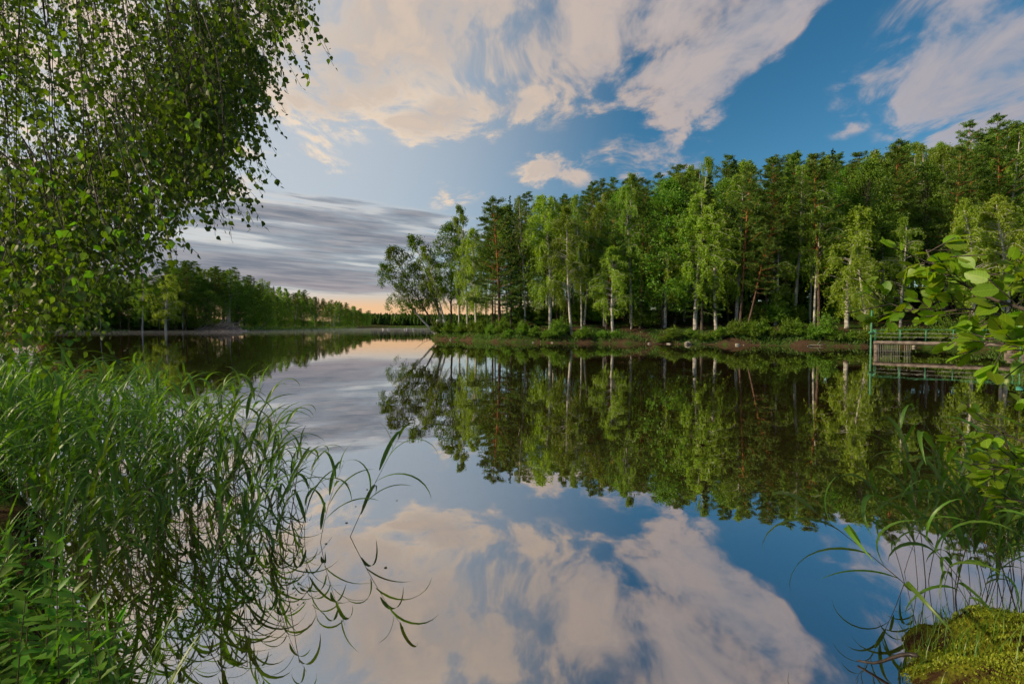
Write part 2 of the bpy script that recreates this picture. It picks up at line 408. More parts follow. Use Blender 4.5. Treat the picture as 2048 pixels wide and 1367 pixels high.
# ------------------------------------------------------------------ bark and crowns
def birch_bark():
    m, g, out = new_mat('birch_bark')
    tc = g.n('ShaderNodeTexCoord').outputs['Object']
    n = g.noise(g.mapping(tc, scale=(1.2, 1.2, 9)), 1.3, 5, .6)
    n2 = g.noise(tc, .8, 4, .6)
    white = g.mix(n2, (.62, .60, .56, 1), (.40, .38, .34, 1))
    c = g.mix(g.rng(n, .56, .63), white, (.035, .03, .028, 1))
    sep = g.n('ShaderNodeSeparateXYZ'); g.link(tc, sep.inputs[0])
    rough_base = g.math('MULTIPLY', g.rng(sep.outputs[2], 2.2, .2), g.rng(n2, .35, .6))
    c = g.mix(rough_base, c, (.06, .05, .045, 1))
    d = g.n('ShaderNodeBsdfDiffuse'); g.link(c, d.inputs[0]); g.link(d.outputs[0], out.inputs[0])
    return m
def pine_bark():
    m, g, out = new_mat('pine_bark')
    tc = g.n('ShaderNodeTexCoord').outputs['Object']
    n = g.noise(g.mapping(tc, scale=(6, 6, 1.2)), 1.6, 5, .65)
    sep = g.n('ShaderNodeSeparateXYZ'); g.link(tc, sep.inputs[0])
    low = g.mix(g.rng(n, .38, .62), (.06, .042, .035, 1), (.17, .115, .09, 1))
    up = g.mix(g.rng(n, .38, .62), (.20, .075, .03, 1), (.42, .18, .075, 1))
    c = g.mix(g.rng(sep.outputs[2], 4.0, 11.0), low, up)
    d = g.n('ShaderNodeBsdfDiffuse'); g.link(c, d.inputs[0])
    b = g.n('ShaderNodeBump'); b.inputs['Strength'].default_value = .7; b.inputs['Distance'].default_value = .04
    g.link(n, b.inputs['Height']); g.link(b.outputs[0], d.inputs['Normal']); g.link(d.outputs[0], out.inputs[0])
    return m
M_BIRCH = birch_bark(); M_PINE = pine_bark()
M_DARKBARK = solid_mat('dark_bark', (.035, .028, .022), (.10, .08, .06), 5, .9, (3, 3, .6), .5)
L_BIRCH = leaf_mat('birch_leaves', (.12, .235, .013), (.24, .35, .028), .42, obvar=.22, hue=.012)
L_BRIGHT = leaf_mat('bright_birch_leaves', (.19, .32, .016), (.33, .46, .045), .45, obvar=.12, hue=.01)
L_PINE = leaf_mat('pine_needles', (.055, .12, .013), (.125, .215, .025), .15, obvar=.22, hue=.012)
L_SPRUCE = leaf_mat('spruce_needles', (.03, .08, .017), (.065, .13, .024), .1, obvar=.2)
L_DECID = leaf_mat('broad_leaves', (.085, .195, .013), (.165, .29, .024), .38, obvar=.22, hue=.015)
L_SHRUB = leaf_mat('shrub_leaves', (.085, .19, .010), (.17, .29, .022), .4, obvar=.25, hue=.015)

def sway(h, n, amp, rng):
    t = np.linspace(0, 1, n)
    a, b = rng.uniform(0, 6.28, 2)
    x = amp * (np.sin(t * 3.1 + a) - math.sin(a)) * t; y = amp * (np.sin(t * 2.7 + b) - math.sin(b)) * t
    return np.stack([x, y, t * h], 1)
def along(path, t):
    f = np.clip(t, 0, 1) * (len(path) - 1); i = np.minimum(f.astype(int), len(path) - 2)
    return path[i] * (1 - (f - i))[:, None] + path[i + 1] * (f - i)[:, None]

def make_birch(seed, h=20., cr=2.6, base=.32, leafmat=None, dense=1.0, r0=.17, fork=False, name='birch'):
    rng = np.random.default_rng(seed); mb = MB(); C = []; D = []
    tr = sway(h * .97, 16, .5, rng); trunks = [(tr, 0.0)]
    mb.tube(tr, r0 * (1 - np.linspace(0, 1, 16)) ** .8 + .012, 8)
    if fork:
        for k in range(2):
            t0 = rng.uniform(.42, .55); p0 = along(tr, np.array([t0]))[0]; a = rng.uniform(0, 6.28)
            s = np.linspace(0, 1, 9)[:, None]
            tr2 = p0 + s * np.array([math.cos(a) * 2.0, math.sin(a) * 2.0, h * (.95 - t0)]) + np.sin(s * 3.1) * np.array([math.cos(a), math.sin(a), 0]) * .7
            mb.tube(tr2, r0 * .5 * (1 - s[:, 0]) ** .8 + .01, 6); trunks.append((tr2, t0))
    nb = int(46 * dense)
    for i in range(nb):
        tk, t0 = trunks[rng.integers(len(trunks))]
        t = base + (1 - base) * rng.uniform(0, 1) ** .85
        tt = (t - t0) / (1 - t0) if t0 else t
        if tt < 0.05: continue
        p0 = along(tk, np.array([tt]))[0]; a = rng.uniform(0, 6.283)
        q = (t - base) / (1 - base)
        prof = (min(1, (q + .12) / .38) ** .7) * (1 - q ** 2.2) ** .75 + .10
        ln = cr * prof * rng.uniform(.55, 1.15)
        s = np.linspace(0, 1, 7)
        out = ln * (s ** .85); up = ln * (1.0 * s - .95 * s ** 2.2) * rng.uniform(.7, 1.3)
        B = p0 + np.stack([np.cos(a + .3 * s) * out, np.sin(a + .3 * s) * out, up], 1)
        mb.tube(B, .035 * (1 - s) * (1 - .6 * q) + .008, 4, False)
        for k in range(rng.integers(6, 10)):
            st = along(B, np.array([rng.uniform(.25, 1.0)]))[0]
            hl = rng.uniform(.5, 2.1) * (1 - .45 * q) * (h / 20)
            m = int(hl / .062)
            u = np.linspace(0, 1, m)[:, None]
            dr = rng.normal(0, .22, 3); dr[2] = 0
            S = st + u * np.array([0, 0, -hl]) + u * (1 - .4 * u) * dr * hl + rng.normal(0, .075, (m, 3))
            C.append(S); D.append(np.tile([0, 0, -1.0], (m, 1)) + rng.normal(0, .55, (m, 3)))
        m = 34
        S = along(B, rng.uniform(.3, 1.05, m)) + rng.normal(0, .16, (m, 3)); C.append(S); D.append(rng.normal(0, 1, (m, 3)))
    C = np.concatenate(C); D = np.concatenate(D)
    V, Fq = cards(C, D, rng.uniform(.12, .23, len(C)), rng.uniform(.08, .14, len(C)), rng)
    return (name, h, mb.mesh(name + '_trunk', M_BIRCH, True), np_mesh(name + '_crown', V, Fq, leafmat or L_BIRCH))

def make_pine(seed, h=24., cr=3.2, base=.5, r0=.2, bend=.5, dense=1.0, name='pine'):
    rng = np.random.default_rng(seed); mb = MB(); C = []; D = []
    tr = sway(h * .98, 16, bend, rng)
    mb.tube(tr, r0 * (1 - .93 * np.linspace(0, 1, 16)), 8)
    for i in range(7):                                   # dead stubs
        t = rng.uniform(.2, base); a = rng.uniform(0, 6.28); p = along(tr, np.array([t]))[0]
        s = np.linspace(0, 1, 4)[:, None]
        mb.tube(p + s * np.array([math.cos(a), math.sin(a), rng.uniform(-.3, .3)]) * rng.uniform(.4, 1.6), .022 * (1 - s[:, 0]) + .006, 4, False)
    nb = int(40 * dense)
    for i in range(nb):
        q = (i + rng.uniform(0, 1)) / nb; t = base + (1 - base) * q
        p0 = along(tr, np.array([t]))[0]; a = i * 2.4 + rng.uniform(-.5, .5)
        prof = (1 - q) ** .62 * (.62 + .38 * min(1, q * 4)) + .08
        ln = cr * prof * rng.uniform(.55, 1.2)
        rise = rng.uniform(-.12, .25) + .55 * q
        s = np.linspace(0, 1, 6)
        B = p0 + np.stack([np.cos(a) * ln * s, np.sin(a) * ln * s, ln * (rise * s + .12 * s * s)], 1) + rng.normal(0, .06, (6, 3)) * s[:, None]
        mb.tube(B, .05 * (1 - .85 * s) * (1 - .6 * q) + .008, 5, False)
        for k in range(int(4 + ln * 3.0)):
            u = rng.uniform(.3, 1.05); c = along(B, np.array([u]))[0]
            side = rng.normal(0, .30 * ln * (1.1 - .6 * u)); c = c + np.array([-math.sin(a) * side, math.cos(a) * side, rng.normal(.05, .08)])
            m = rng.integers(26, 44); rr = rng.uniform(.32, .6)
            off = unit(rng.normal(size=(m, 3))) * (rng.uniform(0, 1, (m, 1)) ** .5) * np.array([rr, rr, rr * .38])
            C.append(c + off); D.append(off * np.array([1, 1, .6]) + np.array([math.cos(a) * .25, math.sin(a) * .25, .32]) + rng.normal(0, .1, (m, 3)))
    C = np.concatenate(C); D = np.concatenate(D)
    V, Fq = cards(C, D, rng.uniform(.2, .36, len(C)), rng.uniform(.045, .085, len(C)), rng)
    return (name, h, mb.mesh(name + '_trunk', M_PINE, True), np_mesh(name + '_crown', V, Fq, L_PINE))

def make_spruce(seed, h=22., cr=2.6, name='spruce'):
    rng = np.random.default_rng(seed); mb = MB(); C = []; D = []
    tr = sway(h, 10, .15, rng); mb.tube(tr, .18 * (1 - .96 * np.linspace(0, 1, 10)), 7)
    nb = 105
    for i in range(nb):
        q = (i / nb) ** .9; t = .1 + .9 * q; p0 = along(tr, np.array([t]))[0]; a = i * 2.4 + rng.uniform(-.4, .4)
        ln = cr * (1 - q) ** .8 * rng.uniform(.7, 1.15) + .15
        s = np.linspace(0, 1, 5)
        B = p0 + np.stack([np.cos(a) * ln * s, np.sin(a) * ln * s, ln * (-.38 * s + .2 * s ** 3)], 1)
        mb.tube(B, .02 * (1 - s) + .006, 4, False)
        m = int(26 + ln * 46); u = rng.uniform(.12, 1.05, m)
        side = rng.normal(0, .17, m) * (1.2 - u) * ln * .8
        S = along(B, u) + np.stack([-math.sin(a) * side, math.cos(a) * side, -np.abs(rng.normal(0, .13, m))], 1)
        C.append(S); D.append(np.stack([np.cos(a) - math.sin(a) * side * 2, np.sin(a) + math.cos(a) * side * 2, np.full(m, -.55)], 1) + rng.normal(0, .25, (m, 3)))
    C = np.concatenate(C); D = np.concatenate(D)
    V, Fq = cards(C, D, rng.uniform(.2, .34, len(C)), rng.uniform(.07, .12, len(C)), rng, .5)
    return (name, h, mb.mesh(name + '_trunk', M_DARKBARK, True), np_mesh(name + '_crown', V, Fq, L_SPRUCE))

def make_broad(seed, h=16., cr=3.2, base=.22, leafmat=None, n=300, stems=1, name='broadleaf_tree', oval=1.0):
    rng = np.random.default_rng(seed); mb = MB(); C = []; D = []
    trs = []
    for k in range(stems):
        tr = sway(h * .9, 10, .6, rng)
        if stems > 1:
            a = k * 6.28 / stems + rng.uniform(-.4, .4); tr = tr + np.linspace(0, 1, 10)[:, None] * np.array([math.cos(a), math.sin(a), 0]) * cr * .45
        mb.tube(tr, (.16 if stems == 1 else .1) * (1 - .9 * np.linspace(0, 1, 10)), 7); trs.append(tr)
    for i in range(n):
        q = rng.uniform(0, 1) ** .9; zc = h * (base + (1 - base) * q * .97)
        prof = math.sin(math.pi * min(1, (q * .9 + .1)) ** .85) ** .6 * oval
        a = rng.uniform(0, 6.28); rr = cr * prof * rng.uniform(.35, 1.05) ** .6
        tr = trs[rng.integers(stems)]
        p0 = along(tr, np.array([max(.08, (zc / h) - .12)]))[0]
        c = np.array([math.cos(a) * rr, math.sin(a) * rr, zc]) + (along(tr, np.array([zc / h]))[0] * np.array([1, 1, 0])) * .7
        if i % 4 == 0:
            s = np.linspace(0, 1, 5)[:, None]
            mb.tube(p0 + (c - p0) * s + np.array([0, 0, .4]) * np.sin(s * 3.1), .028 * (1 - s[:, 0]) + .006, 4, False)
        m = rng.integers(30, 54); rad = rng.uniform(.4, .85) * cr / 3
        off = unit(rng.normal(size=(m, 3))) * rng.uniform(0, 1, (m, 1)) ** .45 * rad * np.array([1, 1, .8])
        C.append(c + off); D.append(off + rng.normal(0, .3, (m, 3)) + np.array([0, 0, -.25]))
    C = np.concatenate(C); D = np.concatenate(D)
    V, Fq = cards(C, D, rng.uniform(.13, .25, len(C)), rng.uniform(.10, .17, len(C)), rng)
    return (name, h, mb.mesh(name + '_trunk', M_DARKBARK, True), np_mesh(name + '_crown', V, Fq, leafmat or L_DECID))

def make_shrub(seed, h=1.8, cr=1.2, n=70, leafmat=None, name='shrub'):
    rng = np.random.default_rng(seed); mb = MB(); C = []; D = []
    for i in range(n):
        a = rng.uniform(0, 6.28); th = rng.uniform(0, 1) ** .6 * 1.35
        d = np.array([math.cos(a) * math.sin(th) * cr, math.sin(a) * math.sin(th) * cr, math.cos(th) * h]) * rng.uniform(.6, 1.08)
        s = np.linspace(0, 1, 5)[:, None]; B = s * d + np.array([0, 0, .25]) * np.sin(s * 3.1)
        mb.tube(B, .012 * (1 - s[:, 0]) + .003, 4, False)
        m = 46; S = along(B, rng.uniform(.3, 1.06, m)) + rng.normal(0, .11, (m, 3)); C.append(S); D.append(unit(d)[None] * .5 + rng.normal(0, .8, (m, 3)))
    C = np.concatenate(C); C[:, 2] = np.maximum(C[:, 2], .02); D = np.concatenate(D)
    V, Fq = cards(C, D, rng.uniform(.09, .17, len(C)), rng.uniform(.06, .11, len(C)), rng)
    return (name, h, mb.mesh(name + '_stems', M_DARKBARK, True), np_mesh(name + '_foliage', V, Fq, leafmat or L_SHRUB))

def put(proto, name, x, y, hgt, label, cat, group=None, rz=None, lean=(0, 0), wide=1.0, z=None):
    n, h, mt, mc = proto
    k = hgt / h
    o = empty(name, (x, y, (hz(x, y) if z is None else z) - .05), random.uniform(0, 6.28) if rz is None else rz, 1.0, label=label, category=cat)
    o.scale = (k * wide, k * wide, k)
    if lean != (0, 0):
        # lean towards +x by lean[0] degrees and away from the viewer by lean[1]
        m = Matrix.Rotation(R(lean[0]), 4, 'Y') @ Matrix.Rotation(R(-lean[1]), 4, 'X') @ Matrix.Rotation(o.rotation_euler.z, 4, 'Z')
        o.rotation_euler = m.to_euler()
    if group: o['group'] = group
    link_obj('stems' if 'shrub' in n else 'trunk', mt, o); link_obj('foliage' if 'shrub' in n else 'crown', mc, o)
    return o

BIRCH = [make_birch(11, 20, 3.1, .26, None, 1.75), make_birch(12, 22, 3.4, .33, None, 1.75), make_birch(13, 18, 2.8, .2, None, 1.75), make_birch(14, 24, 3.5, .38, None, 1.75, fork=True)]
BRIGHT = [make_birch(21, 19, 3.1, .22, L_BRIGHT, 2.7), make_birch(22, 14, 2.9, .2, L_BRIGHT, 2.2), make_birch(23, 15, 2.7, .14, L_BRIGHT, 2.5)]
PINE = [make_pine(31, 24, 4.0, .36, dense=1.3), make_pine(32, 26, 4.2, .44, dense=1.25), make_pine(33, 22, 4.1, .30, bend=.9, dense=1.3), make_pine(34, 25, 3.5, .42, dense=1.3)]
BIGPINE = make_pine(36, 18, 5.2, .2, .27, .4, 1.4)
SPRUCE = [make_spruce(41, 22, 2.7), make_spruce(42, 20, 2.2)]
BROAD = [make_broad(51, 16, 3.6, .12, n=340), make_broad(52, 18, 3.4, .2, n=340), make_broad(53, 11, 4.0, .05, n=330, stems=4)]
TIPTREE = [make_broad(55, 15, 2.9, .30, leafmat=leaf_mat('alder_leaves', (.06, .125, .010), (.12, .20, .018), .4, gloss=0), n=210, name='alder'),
           make_birch(56, 14, 2.9, .3, leaf_mat('dark_birch_leaves', (.065, .135, .010), (.13, .21, .018), .42, gloss=0), 1.0, .14)]  # tip trees: darker green leaf colour than the other birches, no gloss
SHRUB = [make_shrub(61), make_shrub(62, 1.2, 1.1, 50), make_shrub(63, 2.6, 1.5, 90), make_shrub(64, .8, .9, 40)]

# ------------------------------------------------------------------ the wooded point across the water
def put_px(proto, name, px, Y, top, label, cat, group=None, **kw):
    """a tree at distance Y whose crown reaches the given picture height"""
    x = (px - 1024) / F * Y
    zt = CAM_H + (652 - top) / F * Y
    return put(proto, name, x, Y, zt - hz(x, Y), label, cat, group, **kw)

# trees at the water's edge, told apart by what they look like
def tip(pr, nm, px, Y, hgt, ln, lab, rz, wd):
    put(pr, nm, (px - 1024) / F * Y, Y, hgt, lab, 'tree', lean=(ln, 0), rz=rz, wide=wd)
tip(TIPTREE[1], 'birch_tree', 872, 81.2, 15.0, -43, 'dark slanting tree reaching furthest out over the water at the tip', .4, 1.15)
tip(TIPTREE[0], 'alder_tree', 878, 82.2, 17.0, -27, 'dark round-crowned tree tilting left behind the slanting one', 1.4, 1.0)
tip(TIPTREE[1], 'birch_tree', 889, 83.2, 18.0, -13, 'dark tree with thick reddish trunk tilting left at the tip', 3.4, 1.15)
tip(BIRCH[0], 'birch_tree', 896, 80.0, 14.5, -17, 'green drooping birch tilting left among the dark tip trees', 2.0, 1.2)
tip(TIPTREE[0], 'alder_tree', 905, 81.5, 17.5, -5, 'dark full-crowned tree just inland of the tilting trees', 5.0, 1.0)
FRONT = [
    (BIRCH[2], 'birch_tree', 935, 79, 405, 'slender birch with dark pointed top beside the tilting trees', (0, 0), 1.0),
    (BIRCH[0], 'birch_tree', 918, 80, 470, 'drooping green birch filling the gap behind the tilting trees', (0, 0), 1.1),
    (BRIGHT[0], 'birch_tree', 952, 74, 455, 'light green weeping birch beside the broad orange pine', (0, 0), 1.3),
    (BIGPINE, 'pine_tree', 1000, 69, 400, 'broad pine with thick orange trunk and wide low branches on the bank', (-2, 0), .95),
    (BIRCH[3], 'birch_tree', 1050, 70, 385, 'tall forked birch standing just behind the broad pine', (0, 0), 1.0),
    (BIRCH[0], 'birch_tree', 1143, 64, 408, 'curved white birch with dark patches beside the round green bush', (-5, 0), 1.25),
    (BIRCH[1], 'birch_tree', 1163, 65, 385, 'straight speckled birch with dark lower bark near the bare soil', (0, 0), .9),
    (BRIGHT[1], 'birch_tree', 1226, 62.2, 488, 'short bright birch with bent white trunk at the bare soil bank', (-5, 0), 1.35),
    (PINE[2], 'pine_tree', 1212, 64.5, 400, 'pine leaning right across the bent white birch', (6, 0), .9),
    (PINE[0], 'pine_tree', 1280, 63, 375, 'slim pine leaning slightly right above the bare soil bank', (3, 0), .9),
    (BRIGHT[0], 'birch_tree', 1390, 60.5, 372, 'large weeping birch with straight white trunk, one of a pair', (0, 0), 1.5),
    (BRIGHT[0], 'birch_tree', 1432, 60, 384, 'weeping birch of the pair whose white trunk bends left', (-4, 0), 1.25),
    (PINE[0], 'pine_tree', 1478, 58.8, 330, 'orange barked pine with gently curved trunk beside the slanting pine', (5, 0), .9),
    (PINE[2], 'pine_tree', 1491, 57.6, 395, 'pine slanting steeply right with bare lower trunk at the waterline', (16, 0), .9),
    (BIRCH[2], 'birch_tree', 1550, 59.5, 430, 'white birch leaning right with long drooping foliage to the ground', (4, 0), 1.3),
    (PINE[3], 'pine_tree', 1637, 56.5, 305, 'straight pine hugging a white birch trunk above bare red soil', (0, 0), 1.1),
    (BIRCH[1], 'birch_tree', 1628, 57.3, 330, 'white birch trunk touching the straight pine above bare red soil', (0, 0), .9),
    (BRIGHT[2], 'birch_tree', 1693, 55, 408, 'bright yellow-green birch with full crown over the leafy bank', (0, 0), 1.5),
    (BRIGHT[2], 'birch_tree', 1737, 52.2, 480, 'birch whose curved white trunk leans over the water beside the bridge', (-9, 0), 1.1),
    (BIRCH[3], 'birch_tree', 1855, 66, 275, 'tall birch with forked bare white limbs behind the bridge', (0, 0), 1.1),
    (BIRCH[1], 'birch_tree', 1765, 63, 300, 'tall birch with long white trunk behind the curved birch', (0, 0), 1.0),
    (PINE[1], 'pine_tree', 1925, 62, 245, 'tall red barked pine with bare trunk behind the bridge', (2, 0), .9),
    (PINE[1], 'pine_tree', 1985, 60, 228, 'tallest pine with red trunk and layered crown near the bridge end', (2, 0), 1.0),
    (BRIGHT[2], 'birch_tree', 1945, 52, 392, 'small pale birch with thin white trunk in front of the red pines', (0, 0), 1.1),
    (BRIGHT[0], 'birch_tree', 1330, 63, 400, 'leafy green birch between the bare soil bank and the paired birches', (0, 0), 1.3),
    (BIRCH[3], 'birch_tree', 1590, 60, 320, 'wide green birch between the slanting pine and the straight pine', (0, 0), 1.4),
    (BRIGHT[0], 'birch_tree', 1100, 67, 380, 'light green birch between broad pine and curved white birch', (0, 0), 1.4),
    (BRIGHT[1], 'birch_tree', 2015, 52, 385, 'small pale birch with twin twigs beside the tallest pine', (0, 0), 1.2),
    (BIRCH[0], 'birch_tree', 1800, 54, 430, 'mid-sized green birch directly behind the green mast', (0, 0), 1.3)]
for pr, nm, px, Y, top, lab, ln, wd in FRONT:
    put_px(pr, nm, px, Y, top, lab, 'tree', lean=ln, wide=wd)

# the wood behind them, in uneven rows
random.seed(21)
TOPS = [(860, 500), (900, 470), (935, 415), (1000, 385), (1060, 372), (1120, 385), (1180, 350), (1260, 335), (1330, 335), (1400, 300), (1440, 292), (1520, 300),
        (1600, 305), (1660, 290), (1700, 280), (1780, 272), (1850, 268), (1900, 258), (1950, 240), (2000, 232), (2060, 235), (2300, 200)]
def top_at(px):
    for (a, ta), (b, tb) in zip(TOPS, TOPS[1:]):
        if a <= px <= b: return ta + (tb - ta) * (px - a) / (b - a)
    return TOPS[0][1] if px < 860 else TOPS[-1][1]
MARKS = [(925, 'behind the tilting trees of the tip'), (1030, 'behind the broad orange pine'), (1110, 'between broad pine and curved birch'), (1190, 'behind the curved and the speckled birch'),
         (1320, 'behind the bare soil bank'), (1450, 'behind the paired weeping birches'), (1580, 'behind the slanting pine'), (1710, 'behind the bright full-crowned birch'), (1830, 'behind the green mast'), (1960, 'behind the bridge railings'), (9999, 'behind the bridge end')]
def mark(px): return next(t for a, t in MARKS if px < a)
def rank(d): return 'front ranks' if d < 10 else ('middle ranks' if d < 24 else 'back ranks')
WOODLAB = {'pine': ('pine_tree', 'reddish pine', 'pines inside the wood'),
           'birch': ('birch_tree', 'pale-stemmed birch', 'birches inside the wood'),
           'spruce': ('spruce_tree', 'dark pointed spruce', 'spruces inside the wood'),
           'broad': ('broadleaf_tree', 'round leafy tree', 'leafy trees inside the wood')}
spots = []
tries = 0
while len(spots) < 200 and tries < 9000:
    tries += 1
    px = random.uniform(895, 2150); Y = random.uniform(58, 108)
    x = (px - 1024) / F * Y
    d = sdist(POINT, np.array([x]), np.array([Y]))[0]
    if d < 3.2 or (px < 1010 and random.random() < .55): continue
    if min([9e9] + [(x - a) ** 2 + (Y - b) ** 2 for a, b in spots]) < (2.3 if d < 16 else 2.8) ** 2: continue
    spots.append((x, Y))
    kind = random.choices(['pine', 'birch', 'spruce', 'broad'], [.38, .38, .06, .18])[0]
    if px < 1000: kind = random.choices(['pine', 'birch'], [.6, .4])[0]
    zt = CAM_H + (652 - top_at(px) - random.uniform(4, 62) * (1.6 if kind == 'broad' else 1)) / F * Y
    hgt = min(zt - hz(x, Y), 30 if kind != 'broad' else 19)
    if px < 1000: hgt = min(hgt, 19)
    nm, lab, grp = WOODLAB[kind]
    lab = '%s in the %s %s' % (lab, rank(d), mark(px))
    pr = random.choice({'pine': PINE, 'birch': BIRCH, 'spruce': SPRUCE, 'broad': BROAD[:2]}[kind])
    put(pr, nm, x, Y, hgt, lab, 'tree', grp, lean=(random.gauss(0, 1.6), random.gauss(0, 1.2)), wide=random.uniform(.85, 1.15))

# a last row of low-crowned trees at the back closes the wood
for i in range(44):
    px = 1040 + i * 25 + random.uniform(-9, 9); Y = random.uniform(100, 118); x = (px - 1024) / F * Y
    if sdist(POINT, np.array([x]), np.array([Y]))[0] < 2: continue
    put(BROAD[i % 2], 'broadleaf_tree', x, Y, random.uniform(13, 17), 'leafy tree in the last row of the wood ' + mark(px), 'tree', 'leafy trees in the last row of the wood', wide=1.3)

# undergrowth inside the wood and leafy shrubs along its bank
random.seed(5)
def shore_pt(i, f, inland):
    (ax, ay), (bx, by) = POINT[i], POINT[i + 1]
    nx, ny = by - ay, -(bx - ax); l = math.hypot(nx, ny)
    sgn = 1 if sdist(POINT, np.array([ax + (bx - ax) * .5 + nx / l]), np.array([ay + (by - ay) * .5 + ny / l]))[0] > 0 else -1
    return ax + (bx - ax) * f + sgn * nx / l * inland, ay + (by - ay) * f + sgn * ny / l * inland
BANK = [(0, .5, .8, 2), (1, .3, 1.0, 0), (1, .8, 1.1, 2), (2, .3, 1.3, 0), (2, .8, 1.0, 2), (3, .3, .9, 0), (3, .7, 1.6, 2), (4, .2, .7, 1), (4, .55, .9, 0), (4, .9, 1.0, 1),
        (5, .3, .7, 3), (5, .55, .8, 0), (5, .62, 1.3, 2), (6, .15, .7, 1), (6, .5, .6, 3), (6, .75, .6, 3), (7, .6, .5, 3), (7, .8, .7, 0), (8, .1, .5, 1), (8, .3, .6, 3), (8, .62, .6, 1),
        (8, .85, .9, 0), (8, .95, 1.2, 0), (9, .1, .8, 0), (9, .25, 1.1, 0), (9, .5, .6, 1), (9, .72, 1.0, 2), (9, .9, .9, 0), (10, .15, .7, 0), (10, .35, .9, 2), (10, .55, .6, 1), (10, .8, .5, 1),
        (11, .1, .5, 1), (11, .3, .6, 1), (11, .5, .5, 0), (11, .7, .6, 1), (11, .95, .9, 0), (12, .4, .8, 2), (12, .9, 1, 2), (13, .5, 1, 2), (14, .3, 1, 0), (14, .8, 1, 2), (15, .3, .8, 0), (15, .8, .8, 1), (16, .5, .7, 1), (17, .4, .6, 3)]
for i, f, d, k in BANK:
    x, y = shore_pt(i, f, d)
    put(SHRUB[k], 'bank_shrub', x, y, SHRUB[k][1] * random.uniform(.8, 1.15), ['leafy green shrub', 'low leafy green shrub', 'tall leafy green shrub', 'small round green bush'][k] + ' on the bank ' + mark(1024 + x / y * F).replace('behind', 'near'), 'shrub', 'shrubs along the bank of the point', wide=random.uniform(.9, 1.3))
n = 0
while n < 110:
    px = random.uniform(930, 2080); Y = random.uniform(58, 92); x = (px - 1024) / F * Y
    d = sdist(POINT, np.array([x]), np.array([Y]))[0]
    if d < 3 or (d < 7 and random.random() < .6): continue
    n += 1
    put(SHRUB[random.choice((0, 2, 2))], 'undergrowth_shrub', x, Y, random.uniform(1.4, 3.6), 'dark undergrowth bush in the %s %s' % (rank(d), mark(px)), 'shrub', 'undergrowth beneath the trees of the point', wide=random.uniform(.9, 1.4))

# low herbs and grass on the slope and a fringe at the waterline
def ground_cover():
    rng = np.random.default_rng(3); C = []
    for i in range(26):
        (ax, ay), (bx, by) = POINT[i], POINT[i + 1]
        L_ = math.hypot(bx - ax, by - ay)
        if L_ > 60: continue
        m = int(L_ * 200)
        f = rng.uniform(0, 1, m); d = np.abs(rng.normal(0, 1.1, m)) + .0
        nx, ny = (by - ay) / L_, -(bx - ax) / L_
        sg = 1 if sdist(POINT, np.array([(ax + bx) / 2 + nx]), np.array([(ay + by) / 2 + ny]))[0] > 0 else -1
        C.append(np.stack([ax + (bx - ax) * f + nx * d * sg, ay + (by - ay) * f + ny * d * sg], 1))
    C = np.concatenate(C)
    keep = wob(C[:, 0], C[:, 1], .9) + rng.normal(0, .35, len(C)) > -.16
    C = C[keep]
    z = height(C[:, 0], C[:, 1]); ok = z > .03; C = C[ok]; z = z[ok]
    H = rng.uniform(.14, .5, len(C))
    V, Fq = cards(np.stack([C[:, 0], C[:, 1], z + H * .45], 1), np.stack([rng.normal(0, .4, len(C)), rng.normal(0, .4, len(C)), np.ones(len(C))], 1), H, rng.uniform(.03, .10, len(C)), rng)
    link_obj('bank_grass', np_mesh('bank_grass', V, Fq, leaf_mat('bank_herbs', (.05, .12, .012), (.12, .21, .03), .35)), kind='stuff',
             label='low green grass and herbs covering the bank of the point', category='grass')
ground_cover()

# pale stones and driftwood at the waterline
M_STONE = solid_mat('stone', (.20, .18, .15), (.42, .39, .34), 6, .9)
def stone(x, y, s, label):
    rng = np.random.default_rng(int(abs(x * 100)))
    import bmesh
    bm = bmesh.new(); bmesh.ops.create_icosphere(bm, subdivisions=2, radius=1)
    for v in bm.verts:
        p = v.co; k = 1 + .22 * math.sin(p.x * 3 + x) * math.cos(p.y * 2.6 + y) + .12 * math.sin(p.z * 6 + x); v.co = p * k
    me = bpy.data.meshes.new('stone'); bm.to_mesh(me); bm.free(); me.materials.append(M_STONE)
    o = link_obj('stone', me, label=label, category='stone', group='stones along the waterline of the point'); o.location = (x, y, .08 * s); o.scale = (s, s * .8, s * .55); o.rotation_euler = (.2, .3, x)
stone(20.2, 57.4, .55, 'larger pale wedge-shaped stone at the waterline below the paired birches')
rs_ = random.Random(3)
for k in range(26):                       # small stones and snapped sticks of the ragged water edge
    x, y = shore_pt(rs_.randrange(1, 12), rs_.random(), rs_.uniform(-.25, .25))
    if rs_.random() < .5: stone(x, y, rs_.uniform(.12, .26), 'small grey stone at the waterline ' + mark(1024 + x / y * F).replace('behind', 'below'))
    else:
        mb = MB(); t_ = np.linspace(0, 1, 5)[:, None]; a_ = rs_.uniform(-.6, .6); L_ = rs_.uniform(.8, 2.4)
        mb.tube(np.array([x, y, .05]) + t_ * np.array([math.cos(a_) * L_, -.25 * L_, rs_.uniform(.0, .35) * L_]), .035 * (1 - .6 * t_[:, 0]), 5)
        link_obj('fallen_branch', mb.mesh('fallen_branch', M_DARKBARK), label='dark fallen branch at the waterline ' + mark(1024 + x / y * F).replace('behind', 'below'), category='branch', group='fallen branches along the point')
stone(25.0, 55.3, .33, 'small pale stone at the waterline below the slanting pine')
mb = MB(); s = np.linspace(0, 1, 7)[:, None]
mb.tube(np.array([31.0, 52.4, .02]) + s * np.array([1.7, -.25, .22]) + np.sin(s * 6) * .05, .06 * (1 - .6 * s[:, 0]), 6)
